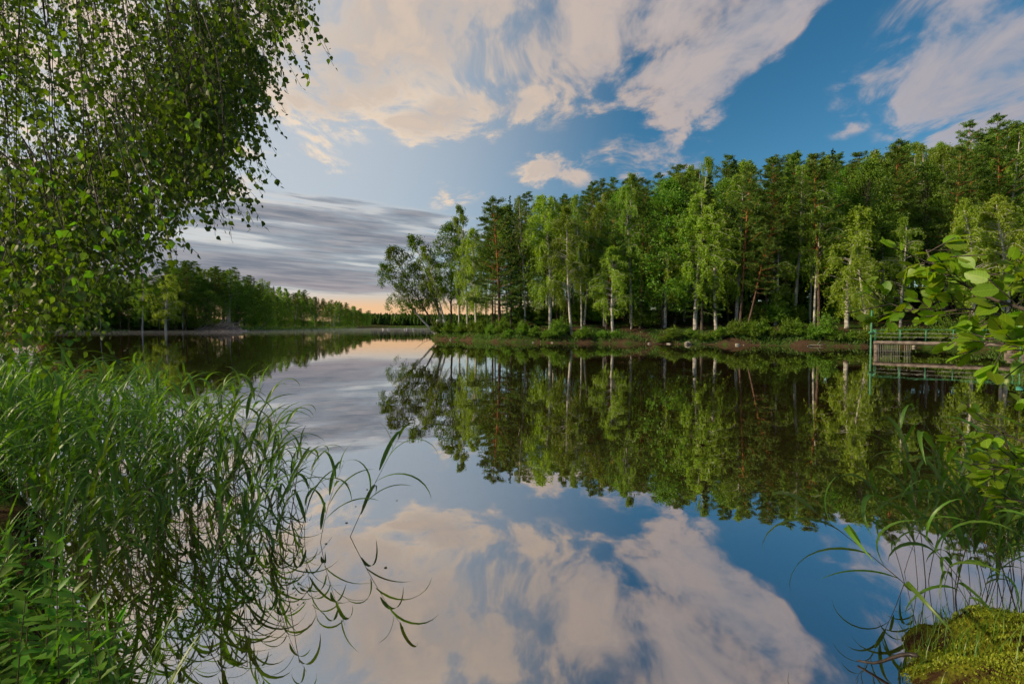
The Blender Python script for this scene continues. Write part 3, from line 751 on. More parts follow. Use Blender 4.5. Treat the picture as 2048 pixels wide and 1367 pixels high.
mb.tube(np.array([31.9, 52.3, .1]) + s * np.array([.5, .1, .55]), .035 * (1 - .7 * s[:, 0]), 5)
link_obj('driftwood', mb.mesh('driftwood', solid_mat('grey_wood', (.18, .15, .12), (.42, .38, .33), 5, .9, (4, 4, 4))), label='bleached driftwood branch lying at the waterline of the point', category='driftwood')
mb = MB()
mb.tube(np.array([-12.6, 80.6, -.05]) + s * np.array([-2.9, -1.2, 1.7]) + np.sin(s * 3.1) * np.array([0, 0, -.35]), .05 * (1 - .75 * s[:, 0]), 6)
link_obj('dead_branch', mb.mesh('dead_branch', M_DARKBARK), label='bare dead branch rising from the water at the tip of the point', category='branch')

# ------------------------------------------------------------------ far shores
random.seed(9)
def left_shore_pt(t, inland):
    pts = LEFTS[2:13]
    seg = [math.dist(a, b) for a, b in zip(pts, pts[1:])]; tot = sum(seg); d = t * tot
    for (a, b, L_) in zip(pts, pts[1:], seg):
        if d <= L_:
            f = d / L_; nx, ny = -(b[1] - a[1]) / L_, (b[0] - a[0]) / L_
            return a[0] + (b[0] - a[0]) * f + nx * inland, a[1] + (b[1] - a[1]) * f + ny * inland
        d -= L_
    return pts[-1]
FMARKS = [(240, 'on the shore before the weeping trees'), (390, 'around the weeping trees'), (500, 'behind the heap of dead branches'), (580, 'near the egg-shaped tree'), (660, 'along the receding far shore'), (9999, 'towards the far end of the lake')]
def fmark(px): return next(t for a, t in FMARKS if px < a)
BROAD_BUSH = BROAD[2]
FARLAB = {'pine': ('pine_tree', 'dark pine in the forest along the far left shore', 'pines along the far left shore'),
          'spruce': ('spruce_tree', 'pointed spruce in the forest along the far left shore', 'spruces along the far left shore'),
          'birch': ('birch_tree', 'drooping birch in the forest along the far left shore', 'birches along the far left shore'),
          'broad': ('broadleaf_tree', 'rounded leafy tree in the forest along the far left shore', 'leafy trees along the far left shore')}
SHORE_PX = [(60, 160), (110, 166), (200, 178), (300, 186), (360, 194), (420, 203), (480, 216), (520, 250), (560, 300), (600, 345), (640, 405), (680, 490), (700, 560), (720, 660), (745, 830)]
def shore_Y(px):
    for (a, ya), (b, yb) in zip(SHORE_PX, SHORE_PX[1:]):
        if a <= px <= b: return ya + (yb - ya) * (px - a) / (b - a)
    return SHORE_PX[-1][1]
cnt = 0
for row in range(6):
    px = 62.0
    while px < 742:
        Y0 = shore_Y(px)
        step = (3.6 if row < 2 else 4.6) / Y0 * F * (1.35 if px > 600 else 1.0)
        px += step * random.uniform(.7, 1.35)
        if px >= 742: break
        Y = shore_Y(px) * (1 + (.018 + .030 * row)) + random.uniform(0, 5)
        if row == 0 and 385 < px < 505: continue
        x = (px - 1024) / F * Y
        kind = random.choices(['pine', 'spruce', 'birch', 'broad'], [.5, .16, .17, .17] if row > 1 else [.28, .08, .34, .3])[0]
        pr = random.choice({'pine': PINE, 'birch': BIRCH, 'spruce': SPRUCE, 'broad': BROAD[:2]}[kind])
        nm, lab, grp = FARLAB[kind]
        lab = '%s %s, %s' % (lab.split(' in the')[0], fmark(px), 'front rank' if row < 2 else 'rank behind')
        hgt = random.uniform(23, 29) * (.78 if kind == 'broad' else 1) * (.8 if row == 0 else 1)
        if px < 330: hgt *= .8
        put(pr, nm, x, Y, hgt, lab, 'tree', grp, wide=random.uniform(1.1, 1.45)); cnt += 1
for k in range(64):
    px = 95 + k * 10.2 + random.uniform(-4, 4)
    if 385 < px < 500: continue
    Y = shore_Y(min(px, 744)) * 1.02 + random.uniform(2, 9); x = (px - 1024) / F * Y
    put(BROAD_BUSH, 'willow_bush', x, Y, random.uniform(4, 8), 'low leafy bush under far trees ' + fmark(px), 'bush', 'bushes along the far left shore', wide=random.uniform(1.2, 2.0))
def far_px(pr, nm, px, Y, top, lab, **kw):
    x = (px - 1024) / F * Y
    put(pr, nm, x, Y, CAM_H + (652 - top) / F * Y - hz(x, Y), lab, 'tree', **kw)
far_px(BRIGHT[1], 'birch_tree', 332, 184, 548, 'wide pale weeping tree hanging to the water on the left shore', wide=1.5)
far_px(BIRCH[0], 'birch_tree', 285, 183, 545, 'weeping dark green tree beside the pale weeping one', wide=1.5)
far_px(PINE[0], 'pine_tree', 372, 200, 522, 'tall pine rising above the weeping trees on the left shore', wide=1.3)
far_px(BROAD[2], 'willow_bush', 415, 207, 582, 'round pale green willow above the heap of dead branches', wide=1.3)
far_px(BROAD[0], 'broadleaf_tree', 531, 262, 588, 'bright green egg-shaped tree at the edge of the far forest', wide=1.1)
far_px(BIRCH[1], 'birch_tree', 455, 222, 566, 'tall thin-stemmed tree beside the heap of dead branches', wide=1.2)

def far_wood():
    """the distant wooded rise closing the lake: reads as one mass"""
    rng = np.random.default_rng(4); Vs = []; Fs = []; n = 0
    N = 7500
    X = rng.uniform(-330, 900, N); Y = 975 + rng.uniform(0, 1, N) ** 1.3 * 500
    d = sdist(LEFTS, X, Y); ok = d > 6; X, Y = X[ok], Y[ok]
    Z = height(X, Y); H = rng.uniform(12, 21, len(X)); Rr = H * rng.uniform(.17, .28, len(X))
    k = 7
    prof = np.array([(.0, .5), (.18, 1.0), (.45, .85), (.75, .45), (1.0, .03)])
    a = np.arange(k) * 2 * math.pi / k
    for i in range(len(X)):
        jit = 1 + rng.normal(0, .22, (5, k))
        V = np.stack([X[i] + Rr[i] * prof[:, 1:2] * np.cos(a) * jit, Y[i] + Rr[i] * prof[:, 1:2] * np.sin(a) * jit,
                      np.broadcast_to(Z[i] + H[i] * (.08 + .92 * prof[:, :1]), (5, k)) + rng.normal(0, .5, (5, k))], -1).reshape(-1, 3)
        Vs.append(V)
    Vs = np.concatenate(Vs); b = (np.arange(len(X)) * 5 * k)[:, None, None]
    i4 = np.arange(4)[None, :, None]; j = np.arange(k)[None, None]; jn = (j + 1) % k
    Fq = np.stack([b + i4 * k + j, b + i4 * k + jn, b + (i4 + 1) * k + jn, b + (i4 + 1) * k + j], -1).reshape(-1, 4)
    link_obj('far_wood', np_mesh('far_wood', Vs, Fq, leaf_mat('far_forest', (.02, .06, .014), (.06, .12, .02), .0, gloss=0.0)), kind='stuff',
             label='distant mixed forest on the rise at the end of the lake', category='forest')
far_wood()

def reed_fringe(name, pts, per, hmin, hmax, c1, c2, label, spread=3.0):
    rng = np.random.default_rng(len(pts)); C = []
    for a, b in zip(pts, pts[1:]):
        L_ = math.dist(a, b); m = int(L_ * per); f = rng.uniform(0, 1, (m, 1))
        C.append(np.array(a) + (np.array(b) - np.array(a)) * f + rng.normal(0, spread, (m, 2)))
    C = np.concatenate(C); H = rng.uniform(hmin, hmax, len(C)) * (1 + .25 * wob(C[:, 0], C[:, 1], .2)); z = np.maximum(height(C[:, 0], C[:, 1]), 0)
    V, Fq = cards(np.stack([C[:, 0], C[:, 1], z + H * .45], 1), np.stack([rng.normal(0, .15, len(C)), rng.normal(0, .15, len(C)), np.ones(len(C))], 1), H, H * .16, rng)
    link_obj(name, np_mesh(name, V, Fq, leaf_mat(name, c1, c2, .35)), kind='stuff', label=label, category='reeds')
reed_fringe('shore_reeds', [(-119, 214), (-121, 240), (-131, 290), (-152, 400), (-176, 560)], 14, 1.2, 2.2, (.07, .15, .02), (.16, .22, .05), 'pale green reeds fringing the far left shore', 2.0)
reed_fringe('lake_end_reeds', [(-228, 925), (-90, 968), (60, 955), (180, 940)], 10, 2.0, 4.0, (.06, .17, .03), (.13, .25, .05), 'bright reed belt at the far end of the lake', 5.0)
reed_fringe('left_bank_reeds', [(-172, 158), (-158, 166), (-140, 182)], 14, .6, 1.3, (.05, .13, .02), (.12, .2, .05), 'short reeds below the weeping trees on the left shore', 1.5)

# heap of dead branches on the left shore
M_DEAD = solid_mat('bleached_wood', (.22, .18, .15), (.45, .40, .36), 3, .9)
root = empty('brush_heap', (-122.5, 207.0, 0.0), 0, 1, label='heap of bleached dead branches sliding into the water on the left shore', category='brush heap')
rng_ = np.random.default_rng(8)
for i in range(46):
    b = np.array([rng_.uniform(-9, 7), rng_.uniform(-3.5, 1), 0]); b[2] = 3.6 * math.exp(-((b[0] - 2) / 5.5) ** 2) * rng_.uniform(.3, 1)
    a = rng_.normal(.45, .35); L_ = rng_.uniform(2.5, 8.5); s = np.linspace(0, 1, 6)[:, None]
    e = np.array([math.cos(a) * L_, rng_.normal(0, .8), abs(math.sin(a)) * L_ * .75])
    mb = MB(); mb.tube(b + s * e + np.sin(s * 3.1) * rng_.normal(0, .25, 3), rng_.uniform(.10, .24) * (1 - .75 * s[:, 0]), 5)
    link_obj('branch', mb.mesh('branch', M_DEAD), root)
mb = MB(); mb.tube(np.array([[4.5, 1, .8], [4.4, 1, 3.0], [4.5, 1, 6.0]]), [.28, .24, .18], 7); link_obj('snag', mb.mesh('snag', M_DEAD), root)
rr_ = np.linspace(0, 1, 14); aa_ = np.linspace(0, 6.283, 28, endpoint=False); V = []
for r_ in rr_:
    for a_ in aa_:
        x_ = math.cos(a_) * r_ * 11 * (1 + .1 * math.sin(3 * a_)); y_ = math.sin(a_) * r_ * 5
        V.append((x_ + 1, y_ + 1, 4.2 * (1 - r_) ** .9 - .25 + .25 * math.sin(x_ * 1.7 + y_) + .15 * math.sin(x_ * 4.1)))
link_obj('earth', np_mesh('earth', V, [(i * 28 + j, i * 28 + (j + 1) % 28, (i + 1) * 28 + (j + 1) % 28, (i + 1) * 28 + j) for i in range(13) for j in range(28)], solid_mat('pale_earth', (.12, .085, .065), (.30, .23, .19), 1.2, .95), True), root)
# fallen white trunk further right
mb = MB(); s = np.linspace(0, 1, 8)[:, None]
o_ = at(508, 653, 232); mb.tube(np.array([o_.x, o_.y, .3]) + s * np.array([5.5, 0, .3]) + s ** 2 * np.array([1.5, 0, 5.0]), .10 * (1 - .7 * s[:, 0]), 5)
link_obj('fallen_tree', mb.mesh('fallen_tree', M_DEAD), label='thin white fallen tree curving up at the edge of the far forest', category='dead tree')

# someone in red by the water next to a pale bundle
def person(x, y, z):
    me = bpy.data.meshes.new('person')
    J = [(0, 0, .92), (0, 0, 1.15), (0, 0, 1.42), (0, 0, 1.53), (0, -.01, 1.68), (.19, 0, 1.40), (.26, -.04, 1.12), (.24, -.2, .92), (-.19, 0, 1.40), (-.27, -.03, 1.12), (-.25, -.18, .9),
         (.1, 0, .88), (.12, -.03, .48), (.12, .02, .06), (.13, -.16, .03), (-.1, 0, .88), (-.12, -.02, .48), (-.12, .02, .06), (-.13, -.16, .03)]
    E = [(0, 1), (1, 2), (2, 3), (3, 4), (2, 5), (5, 6), (6, 7), (2, 8), (8, 9), (9, 10), (0, 11), (11, 12), (12, 13), (13, 14), (0, 15), (15, 16), (16, 17), (17, 18)]
    rad = [.15, .14, .15, .06, .11, .07, .05, .045, .07, .05, .045, .09, .065, .05, .04, .09, .065, .05, .04]
    me.from_pydata(J, E, [])
    o = link_obj('person', me, label='person in red standing on the far left shore by the dead branches', category='person')
    sk = o.modifiers.new('skin', 'SKIN'); o.modifiers.new('sub', 'SUBSURF').levels = 1
    for v, r in zip(me.skin_vertices[0].data, rad): v.radius = (r, r)
    me.skin_vertices[0].data[0].use_root = True
    m, g, out = new_mat('red_clothes_and_skin'); sep = g.n('ShaderNodeSeparateXYZ'); g.link(g.n('ShaderNodeTexCoord').outputs['Object'], sep.inputs[0])
    c = g.mix(g.rng(sep.outputs[2], 1.49, 1.52), (.45, .03, .03, 1), (.5, .3, .22, 1)); c = g.mix(g.rng(sep.outputs[2], .86, .84), c, (.05, .05, .07, 1))
    d = g.n('ShaderNodeBsdfDiffuse'); g.link(c, d.inputs[0]); g.link(d.outputs[0], out.inputs[0]); me.materials.append(m)
    o.location = (x, y, z)
p_ = at(478, 660, 218); person(p_.x, p_.y, max(hz(p_.x, p_.y), 0.02))
M_PALE = solid_mat('pale_cloth', (.5, .5, .5), (.75, .75, .75), 3, .8)
for k, (dx, s_) in enumerate(((1.6, .5), (2.9, .38))):
    import bmesh
    bm = bmesh.new(); bmesh.ops.create_icosphere(bm, subdivisions=2, radius=1)
    for v in bm.verts: v.co *= 1 + .2 * math.sin(v.co.x * 4 + k) * math.cos(v.co.y * 3)
    me = bpy.data.meshes.new('bundle'); bm.to_mesh(me); bm.free(); me.materials.append(M_PALE)
    o = link_obj('bundle', me, label=('larger' if k == 0 else 'smaller') + ' pale bundle lying on the shore beside the person in red', category='bundle')
    o.location = (p_.x + dx, p_.y, max(hz(p_.x + dx, p_.y), 0) + .2); o.scale = (s_ * 1.4, s_, s_ * .7)

# white birds on the far water
def bird_mesh():
    mb = MB(); t = np.linspace(0, 1, 9)
    mb.tube(np.stack([-.55 + 1.1 * t, 0 * t, .12 + .10 * np.sin(t * 3.14) + .12 * (t < .12)], 1), np.array([.03, .13, .2, .23, .24, .22, .17, .1, .03]), 8)
    s = np.linspace(0, 1, 8); mb.tube(np.stack([.42 + .12 * np.sin(s * 4.2), 0 * s, .18 + .55 * s], 1), np.array([.08, .06, .05, .045, .045, .05, .065, .05]), 6)
    mb.tube(np.array([[.36, 0, .72], [.50, 0, .70], [.6, 0, .66]]), [.06, .045, .015], 6)
    return mb.mesh('bird', M_PALE, True)
BIRD = bird_mesh()
for px, Y in ((766, 292), (776, 292), (809, 284), (813, 290), (826, 286)):
    p = at(px, 659, Y); o = link_obj('bird', BIRD, label='small white bird floating on the far open water', category='bird', group='white birds on the far water')
    o.location = (p.x, p.y, -.04); o.rotation_euler = (0, 0, random.uniform(0, 6.28)); o.scale = (1.5,) * 3

# small house on the far bank, glimpsed behind the tilting trees
hx, hy = -106.0, 745.0
root = empty('house', (hx, hy, 3.0), .5, 1, label='small far house with pale gable glimpsed behind the tilting trees', category='house')
mb = MB(); mb.box((0, 0, 1.5), (12, 8, 9)); link_obj('wall', mb.mesh('wall', solid_mat('render_wall', (.35, .2, .16), (.45, .28, .22), 1, .9, bump=0)), root)
me = bpy.data.meshes.new('roof'); me.from_pydata([(-6.5, -4.6, 5.7), (6.5, -4.6, 5.7), (6.5, 4.6, 5.7), (-6.5, 4.6, 5.7), (-6.5, 0, 9.2), (6.5, 0, 9.2)], [], [(0, 1, 5, 4), (2, 3, 4, 5), (0, 4, 3), (1, 2, 5), (3, 2, 1, 0)])
me.materials.append(solid_mat('pale_roof', (.5, .48, .46), (.62, .6, .58), 1, .7, bump=0)); link_obj('roof', me, root)
mb = MB()
for k in (-3.4, 0, 3.4):
    mb = MB(); mb.box((k, -4.03, 3.2), (1.5, .06, 1.7)); link_obj('window', mb.mesh('window', solid_mat('window_glass', (.03, .04, .05), (.06, .07, .08), 1, .1, bump=0)), root)

# ------------------------------------------------------------------ footbridge, grating and mast
M_GREEN = solid_mat('green_paint', (.03, .15, .07), (.06, .25, .12), 5, .6, bump=.05)
M_CONC = solid_mat('weathered_concrete', (.085, .068, .058), (.24, .20, .17), 2.6, .95, (1, 1, 2.5), .5)
M_STEEL = solid_mat('grey_steel', (.16, .17, .15), (.34, .35, .30), 14, .5, bump=.05, metallic=.3)
A0 = np.array([28.35, 39.2]); A1 = np.array([37.9, 30.6])
u_ = (A1 - A0) / np.linalg.norm(A1 - A0); n_ = np.array([-u_[1], u_[0]])      # n_ points away from the viewer
BL = float(np.linalg.norm(A1 - A0)); ang = math.atan2(u_[1], u_[0])
br = empty('footbridge', (A0[0], A0[1], 0), ang, 1, label='narrow concrete footbridge with green pipe railings over the water', category='bridge')
ZT, TH, WID = .95, .25, .95                       # deck top, thickness, width
rng_ = np.random.default_rng(2)
# deck edge slightly worn: a row of stations with uneven edges
st = np.linspace(0, BL, 40); V = []
for t in st:
    j = rng_.normal(0, .008, 4)
    V += [(t, 0 + j[0], ZT - TH), (t, WID + j[1], ZT - TH), (t, WID + j[1], ZT + j[2]), (t, 0 + j[0], ZT + j[3])]
Fq = []
for i in range(39):
    for k in range(4): Fq.append((i * 4 + k, i * 4 + (k + 1) % 4, i * 4 + 4 + (k + 1) % 4, i * 4 + 4 + k))
Fq += [(3, 2, 1, 0), (156, 157, 158, 159)]
link_obj('deck', np_mesh('deck', V, Fq, M_CONC), br)
for s_, yy in ((0, .06), (1, WID - .06)):
    top = None
    for hh, rr in ((.89, .016), (.60, .012), (.30, .012)):
        mb = MB(); mb.tube(np.array([(t, yy - .035 + .004 * math.sin(t * 3), ZT + hh - .012 * math.sin(t / BL * 20)) for t in np.linspace(0, BL - .4, 24)]), rr, 6)
        o = link_obj('railing' if top is None else 'rail', mb.mesh('rail', M_STEEL if hh < .8 else M_GREEN), br if top is None else top)
        if top is None: top = o
    for k in range(9):
        t = .06 + k * (BL - .5) / 8
        mb = MB(); mb.box((t, yy, ZT + .455), (.055, .055, .91)); link_obj('post', mb.mesh('post', M_GREEN), top)
for t, w in ((.16, .26), (8.4, .4)):
    mb = MB(); mb.box((t, WID / 2, (ZT - TH) / 2 - .35), (w, WID * .9, ZT - TH + .7)); link_obj('pier', mb.mesh('pier', M_CONC), br)
mb = MB(); mb.box((7.6, .3, .0), (.5, .4, .5)); mb.box((7.62, .3, .33), (.26, .26, .16)); link_obj('abutment_block', mb.mesh('abutment_block', M_CONC), br)
# bar grating hanging under the first bays
gr = empty('grating', (A0[0], A0[1], 0), ang, 1, label='row of thin upright metal bars between bridge deck and water', category='grating')
mb = MB(); mb.tube(np.array([(.35, .02, .18), (1.3, .02, .18), (2.35, .02, .18)]), .012, 5); link_obj('crossbar', mb.mesh('crossbar', M_STEEL), gr)
mb = MB(); mb.tube(np.array([(0, 0, -.5), (0, 0, .1), (0, 0, ZT - TH + .0)]), .011, 5); BAR = mb.mesh('bar', M_STEEL)
for k in range(19):
    t = .36 + k * .105 + rng_.normal(0, .012)
    if 12 < k < 15: continue
    o = link_obj('bar', BAR, gr); o.location = (t, .045, 0); o.rotation_euler = (0, rng_.normal(0, .012), 0)
# tall mast at the end of the deck
p = A0 - u_ * .16
ms = empty('mast', (p[0], p[1], 0), 0, 1, label='tall green steel post with clamp standing in the water at the bridge end', category='post')
mb = MB(); mb.tube(np.array([(0, 0, -.6), (0, 0, 1.0), (.02, 0, 3.35)]), [.075, .07, .062], 10); link_obj('pole', mb.mesh('pole', M_GREEN, True), ms)
mb = MB(); mb.box((0, 0, 1.62), (.24, .24, .10)); mb.box((.16, -.02, 1.70), (.16, .10, .30)); mb.box((-.14, -.04, 1.6), (.12, .1, .16)); cl = link_obj('clamp', mb.mesh('clamp', M_GREEN), ms)
mb = MB(); mb.tube(np.array([(-.14, -.12, 1.58), (.05, -.14, 1.58), (.2, -.12, 1.58)]), .018, 6); link_obj('bolt', mb.mesh('bolt', M_STEEL), cl)
# shorter post with a small box on top further along
p = A0 + u_ * 8.1 - n_ * .25
ms = empty('mast', (p[0], p[1], 0), ang, 1, label='shorter green post topped with a small box beside the bridge', category='post')
mb = MB(); mb.tube(np.array([(0, 0, -.6), (0, 0, .9), (0, 0, 1.95)]), .04, 8); link_obj('pole', mb.mesh('pole', M_GREEN, True), ms)
mb = MB(); mb.box((0, 0, 2.05), (.34, .24, .22)); link_obj('box', mb.mesh('box', solid_mat('teal_paint', (.05, .3, .24), (.08, .4, .33), 6, .5, bump=0)), ms)

# ------------------------------------------------------------------ overhanging birch in the foreground
L_FORE = leaf_mat('near_birch_leaves', (.055, .135, .008), (.13, .25, .016), .5, (1.5, 1.6, .4), gloss=.03, rough=.45, obvar=.3, hue=.02)
LEAF_T = np.array([(0, 0, 0), (.33, 0, .0), (.68, 0, -.02), (1, 0, -.09), (.10, .26, .045), (.36, .40, .075), (.68, .20, .02), (.85, .07, -.04),
                   (.10, -.26, .045), (.36, -.40, .075), (.68, -.20, .02), (.85, -.07, -.04)])
LEAF_Q = np.array([(0, 1, 5, 4), (1, 2, 6, 5), (2, 3, 7, 6), (0, 8, 9, 1), (1, 9, 10, 2), (2, 10, 11, 3)])
def leaf_frames(D, rng, up=.0):
    D = unit(D); N = rng.normal(size=D.shape); N[:, 2] += up
    S = unit(np.cross(N, D)); N = np.cross(D, S)
    return D, S, N
def leaf_mesh_of(P, D, S, N, L, T=LEAF_T, Q=LEAF_Q):
    n = len(P)
    V = P[:, None] + L[:, None, None] * (T[None, :, 0:1] * D[:, None] + T[None, :, 1:2] * S[:, None] + T[None, :, 2:3] * N[:, None])
    return V.reshape(-1, 3), (Q[None] + (np.arange(n) * len(T))[:, None, None]).reshape(-1, 4)

ENV = [(-80, 690), (0, 680), (60, 680), (110, 620), (150, 670), (180, 660), (215, 560), (270, 575), (305, 530), (335, 500), (365, 455), (405, 400), (445, 390), (485, 310), (520, 245), (550, 170), (580, 90), (612, 10), (640, -60)]
def env_at(px):
    for (a, ya), (b, yb) in zip(ENV, ENV[1:]):
        if a <= px <= b: return ya + (yb - ya) * (px - a) / (b - a)
    return -60
def fore_birch():
    rng = np.random.default_rng(77)
    root = empty('birch_tree', (-5.2, .9, hz(-5.2, .9)), 0, 1, label='weeping birch overhanging from the left with leafy hanging twigs', category='tree')
    z0 = root.location.z; off = np.array([-5.2, .9, z0])
    mb = MB(); t = np.linspace(0, 1, 12)
    tr = np.stack([.5 * np.sin(t * 2), .3 * t, 8.5 * t], 1); mb.tube(tr, .17 * (1 - .8 * t), 10); link_obj('trunk', mb.mesh('trunk', M_BIRCH, True), root)
    tw = MB(); P = []; D = []; Ls = []
    limbs = []
    for k in range(9):
        e = np.array([rng.uniform(-3.4, -1.1), rng.uniform(2.2, 5.0), rng.uniform(4.6, 6.2)]); s_ = tr[rng.integers(6, 11)] + off
        u = np.linspace(0, 1, 10)[:, None]; c = s_ + (e - s_) * u + np.sin(u * 3.14) * np.array([0, 0, .7])
        lm = MB(); lm.tube(c - off, .05 * (1 - .8 * u[:, 0]), 6); link_obj('limb', lm.mesh('limb', M_DARKBARK, True), root); limbs.append(c)
    def hang(px0, py0, px1, py1, Y0, Y1, dens, lsz):
        """one pendulous branch from a point above the frame to its tip"""
        a = np.array(at(px0, py0, Y0)); b = np.array(at(px1, py1, Y1)); L_ = np.linalg.norm(b - a); m = max(6, int(L_ / .12))
        u = np.linspace(0, 1, m)[:, None]; side = rng.normal(0, .06, 3); side[2] = 0
        path = a + (b - a) * u + np.sin(u * 3.1) * side + np.cumsum(rng.normal(0, .006, (m, 3)), 0)
        tw.tube(path - off, .0036 * (1 - u[:, 0]) + .001, 4, False)
        nt = int(L_ * 13 * dens)
        for i in range(nt):
            uu = rng.uniform(.02, 1); p0 = along(path, np.array([uu]))[0]; ln = rng.uniform(.10, .42) * (1.15 - .4 * uu)
            az_ = rng.uniform(0, 6.28); v = np.array([math.cos(az_) * .6, math.sin(az_) * .6, -rng.uniform(.3, 1.1)]); v /= np.linalg.norm(v)
            w = np.linspace(0, 1, 5)[:, None]; tp = p0 + v * ln * w + np.array([0, 0, -.25 * ln]) * w ** 2
            tw.tube(tp - off, .0012, 3, False)
            nl = max(2, int(ln / .030))
            for q in np.linspace(.15, 1, nl):
                P.append(along(tp, np.array([q]))[0] + rng.normal(0, .006, 3)); D.append(np.array([rng.normal(.12, .5), rng.normal(0, .5), -.75])); Ls.append(lsz * rng.uniform(.5, 1.2))
        P.append(b); D.append(np.array([.1, 0, -1.0])); Ls.append(lsz)
    for layer, (Y, n, lsz) in enumerate(((2.9, 24, .040), (3.7, 36, .040), (4.8, 46, .040))):
        for i in range(n):
            px = -70 + (i + rng.uniform(-.4, .4)) / n * 735
            bot = env_at(px)
            full = rng.uniform(0, 1) < .5
            py = bot - (rng.uniform(5, 45) if full else rng.uniform(60, 320))
            dens = .8 if (px < 380) else 1.35
            hang(px - rng.uniform(20, 110), min(py - 250, -rng.uniform(40, 200)), px, py, Y + rng.uniform(-.2, .5), Y + rng.uniform(-.3, .3), dens, lsz)
    for i in range(84):                         # thick skirt in the lower left and along the right edge
        px = rng.uniform(-60, 350); bot = env_at(px); py = bot - rng.uniform(0, 200); Y = rng.uniform(2.3, 4.0)
        hang(px - rng.uniform(20, 90), py - rng.uniform(130, 260), px, py, Y + .2, Y, 1.2, .041)
    for i in range(60):
        px = rng.uniform(350, 605); py = env_at(px) - rng.uniform(0, 160); Y = rng.uniform(2.6, 4.2)
        hang(px - rng.uniform(10, 60), py - rng.uniform(200, 320), px, py, Y + .2, Y, 1.45, .041)
    P = np.array(P); D = np.array(D); Ls = np.array(Ls)
    Dn, S, N = leaf_frames(D, rng, .3)
    # the largest 300 in view are leaves of their own
    pxs = 1024 + P[:, 0] / P[:, 1] * F; pys = 652 - (P[:, 2] - CAM_H) / P[:, 1] * F
    inview = (pxs > 0) & (pxs < 700) & (pys > 0) & (pys < 720)
    size = np.where(inview, Ls / P[:, 1], 0); big = np.argsort(-size)[:300]
    rest = np.ones(len(P), bool); rest[big] = False
    V, Fq = leaf_mesh_of(P[rest] - off, Dn[rest], S[rest], N[rest], Ls[rest])
    link_obj('foliage', np_mesh('foliage', V, Fq, L_FORE, True), root, kind='stuff')
    one = np_mesh('leaf', LEAF_T, LEAF_Q, L_FORE, True)
    for i in big:
        o = link_obj('leaf', one, root); m = Matrix((Dn[i], S[i], N[i])).transposed().to_4x4()
        o.matrix_local = Matrix.Translation(P[i] - off) @ m @ Matrix.Scale(Ls[i], 4)
    link_obj('twigs', tw.mesh('twigs', M_DARKBARK), root, kind='stuff')
    print('near birch leaves', len(P))
fore_birch()

# ------------------------------------------------------------------ reeds
L_REED = leaf_mat('reed_leaves', (.06, .14, .012), (.13, .25, .024), .4, (1.6, 1.5, .45), gloss=.035, rough=.42, obvar=.25, hue=.015)
M_STEM = solid_mat('reed_stem', (.085, .085, .03), (.17, .11, .05), 6, .6, (1, 1, .2), 0)
M_PLUME = leaf_mat('reed_plume', (.16, .09, .05), (.28, .17, .09), .3)
def reed_leaf_mesh(seed, L_, w0, droop):
    rng = np.random.default_rng(seed); n = 10; s_ = np.linspace(0, 1, n)
    ang_ = R(62) - droop * s_ ** 1.3; ds = L_ / (n - 1)
    x = np.concatenate([[0], np.cumsum(np.cos(ang_[:-1]) * ds)]); z = np.concatenate([[0], np.cumsum(np.sin(ang_[:-1]) * ds)])
    y = .04 * L_ * np.sin(s_ * 3 + seed)
    w = w0 * np.minimum(1, (s_ * 5 + .25)) * (1 - s_ ** 2.2) ** .9 + .0004
    tw_ = rng.uniform(-.7, .7) * s_
    V = []
    for i in range(n):
        for k in (-1, 0, 1):
            V.append((x[i] - .25 * abs(k) * w[i] * math.sin(ang_[i]), y[i] + k * w[i] * math.cos(tw_[i]), z[i] + abs(k) * w[i] * .28 + k * w[i] * math.sin(tw_[i])))
    Q = [(i * 3 + k, i * 3 + k + 1, i * 3 + k + 4, i * 3 + k + 3) for i in range(n - 1) for k in (0, 1)]
    return np_mesh('reed_leaf', V, Q, L_REED, True)
RLEAF = [reed_leaf_mesh(i, .42 + .04 * i, .0145 + .0018 * (i % 4), R(62 + 14 * ((i * 5) % 8))) for i in range(8)]
def reed_proto(seed, h, plume=False):
    rng = np.random.default_rng(seed); n = 11; t = np.linspace(0, 1, n)
    b = rng.uniform(.04, .22)
    path = np.stack([b * t ** 2 * h, rng.normal(0, .03) * t ** 2 * h, t * h * (1 - .12 * b)], 1)
    mb = MB(); mb.tube(np.concatenate([[[0, 0, -.4]], path]), np.concatenate([[.0042], .0042 - .0026 * t]), 5, False)
    leaves = []
    nl = rng.integers(8, 12)
    for k in range(nl):
        u = .34 + .66 * (k + .3) / nl; p = along(path, np.array([u]))[0]
        a = (0 if k % 2 else math.pi) + rng.normal(0, .75)
        a = a * .62                                            # most blades swing down-wind (+x)
        m = Matrix.Translation(p) @ Matrix.Rotation(a, 4, 'Z') @ Matrix.Rotation(R(rng.uniform(-22, 14)) - (.35 if u > .9 else 0), 4, 'Y') @ Matrix.Scale(rng.uniform(.8, 1.25) * (1.0 if u < .9 else .8), 4)
        leaves.append((int(rng.integers(8)), m))
    pm = None
    if plume:
        C = []; D = []
        for k in range(150):
            u = rng.uniform(0, 1); p = path[-1] + np.array([.10 * u + rng.normal(0, .03) * (1 - u * .4), rng.normal(0, .025), .22 * u - .10 * u * u]); C.append(p); D.append(np.array([.8, rng.normal(0, .4), rng.normal(-.2, .4)]))
        V, Q = cards(np.array(C), np.array(D), .05, .008, rng); pm = np_mesh('plume', V, Q, M_PLUME)
    return (h, mb.mesh('reed_stem', M_STEM, True), leaves, pm)
REED = [reed_proto(100 + i, 1.25 + .09 * i) for i in range(7)] + [reed_proto(120, 1.85, True), reed_proto(121, 1.75, True)]
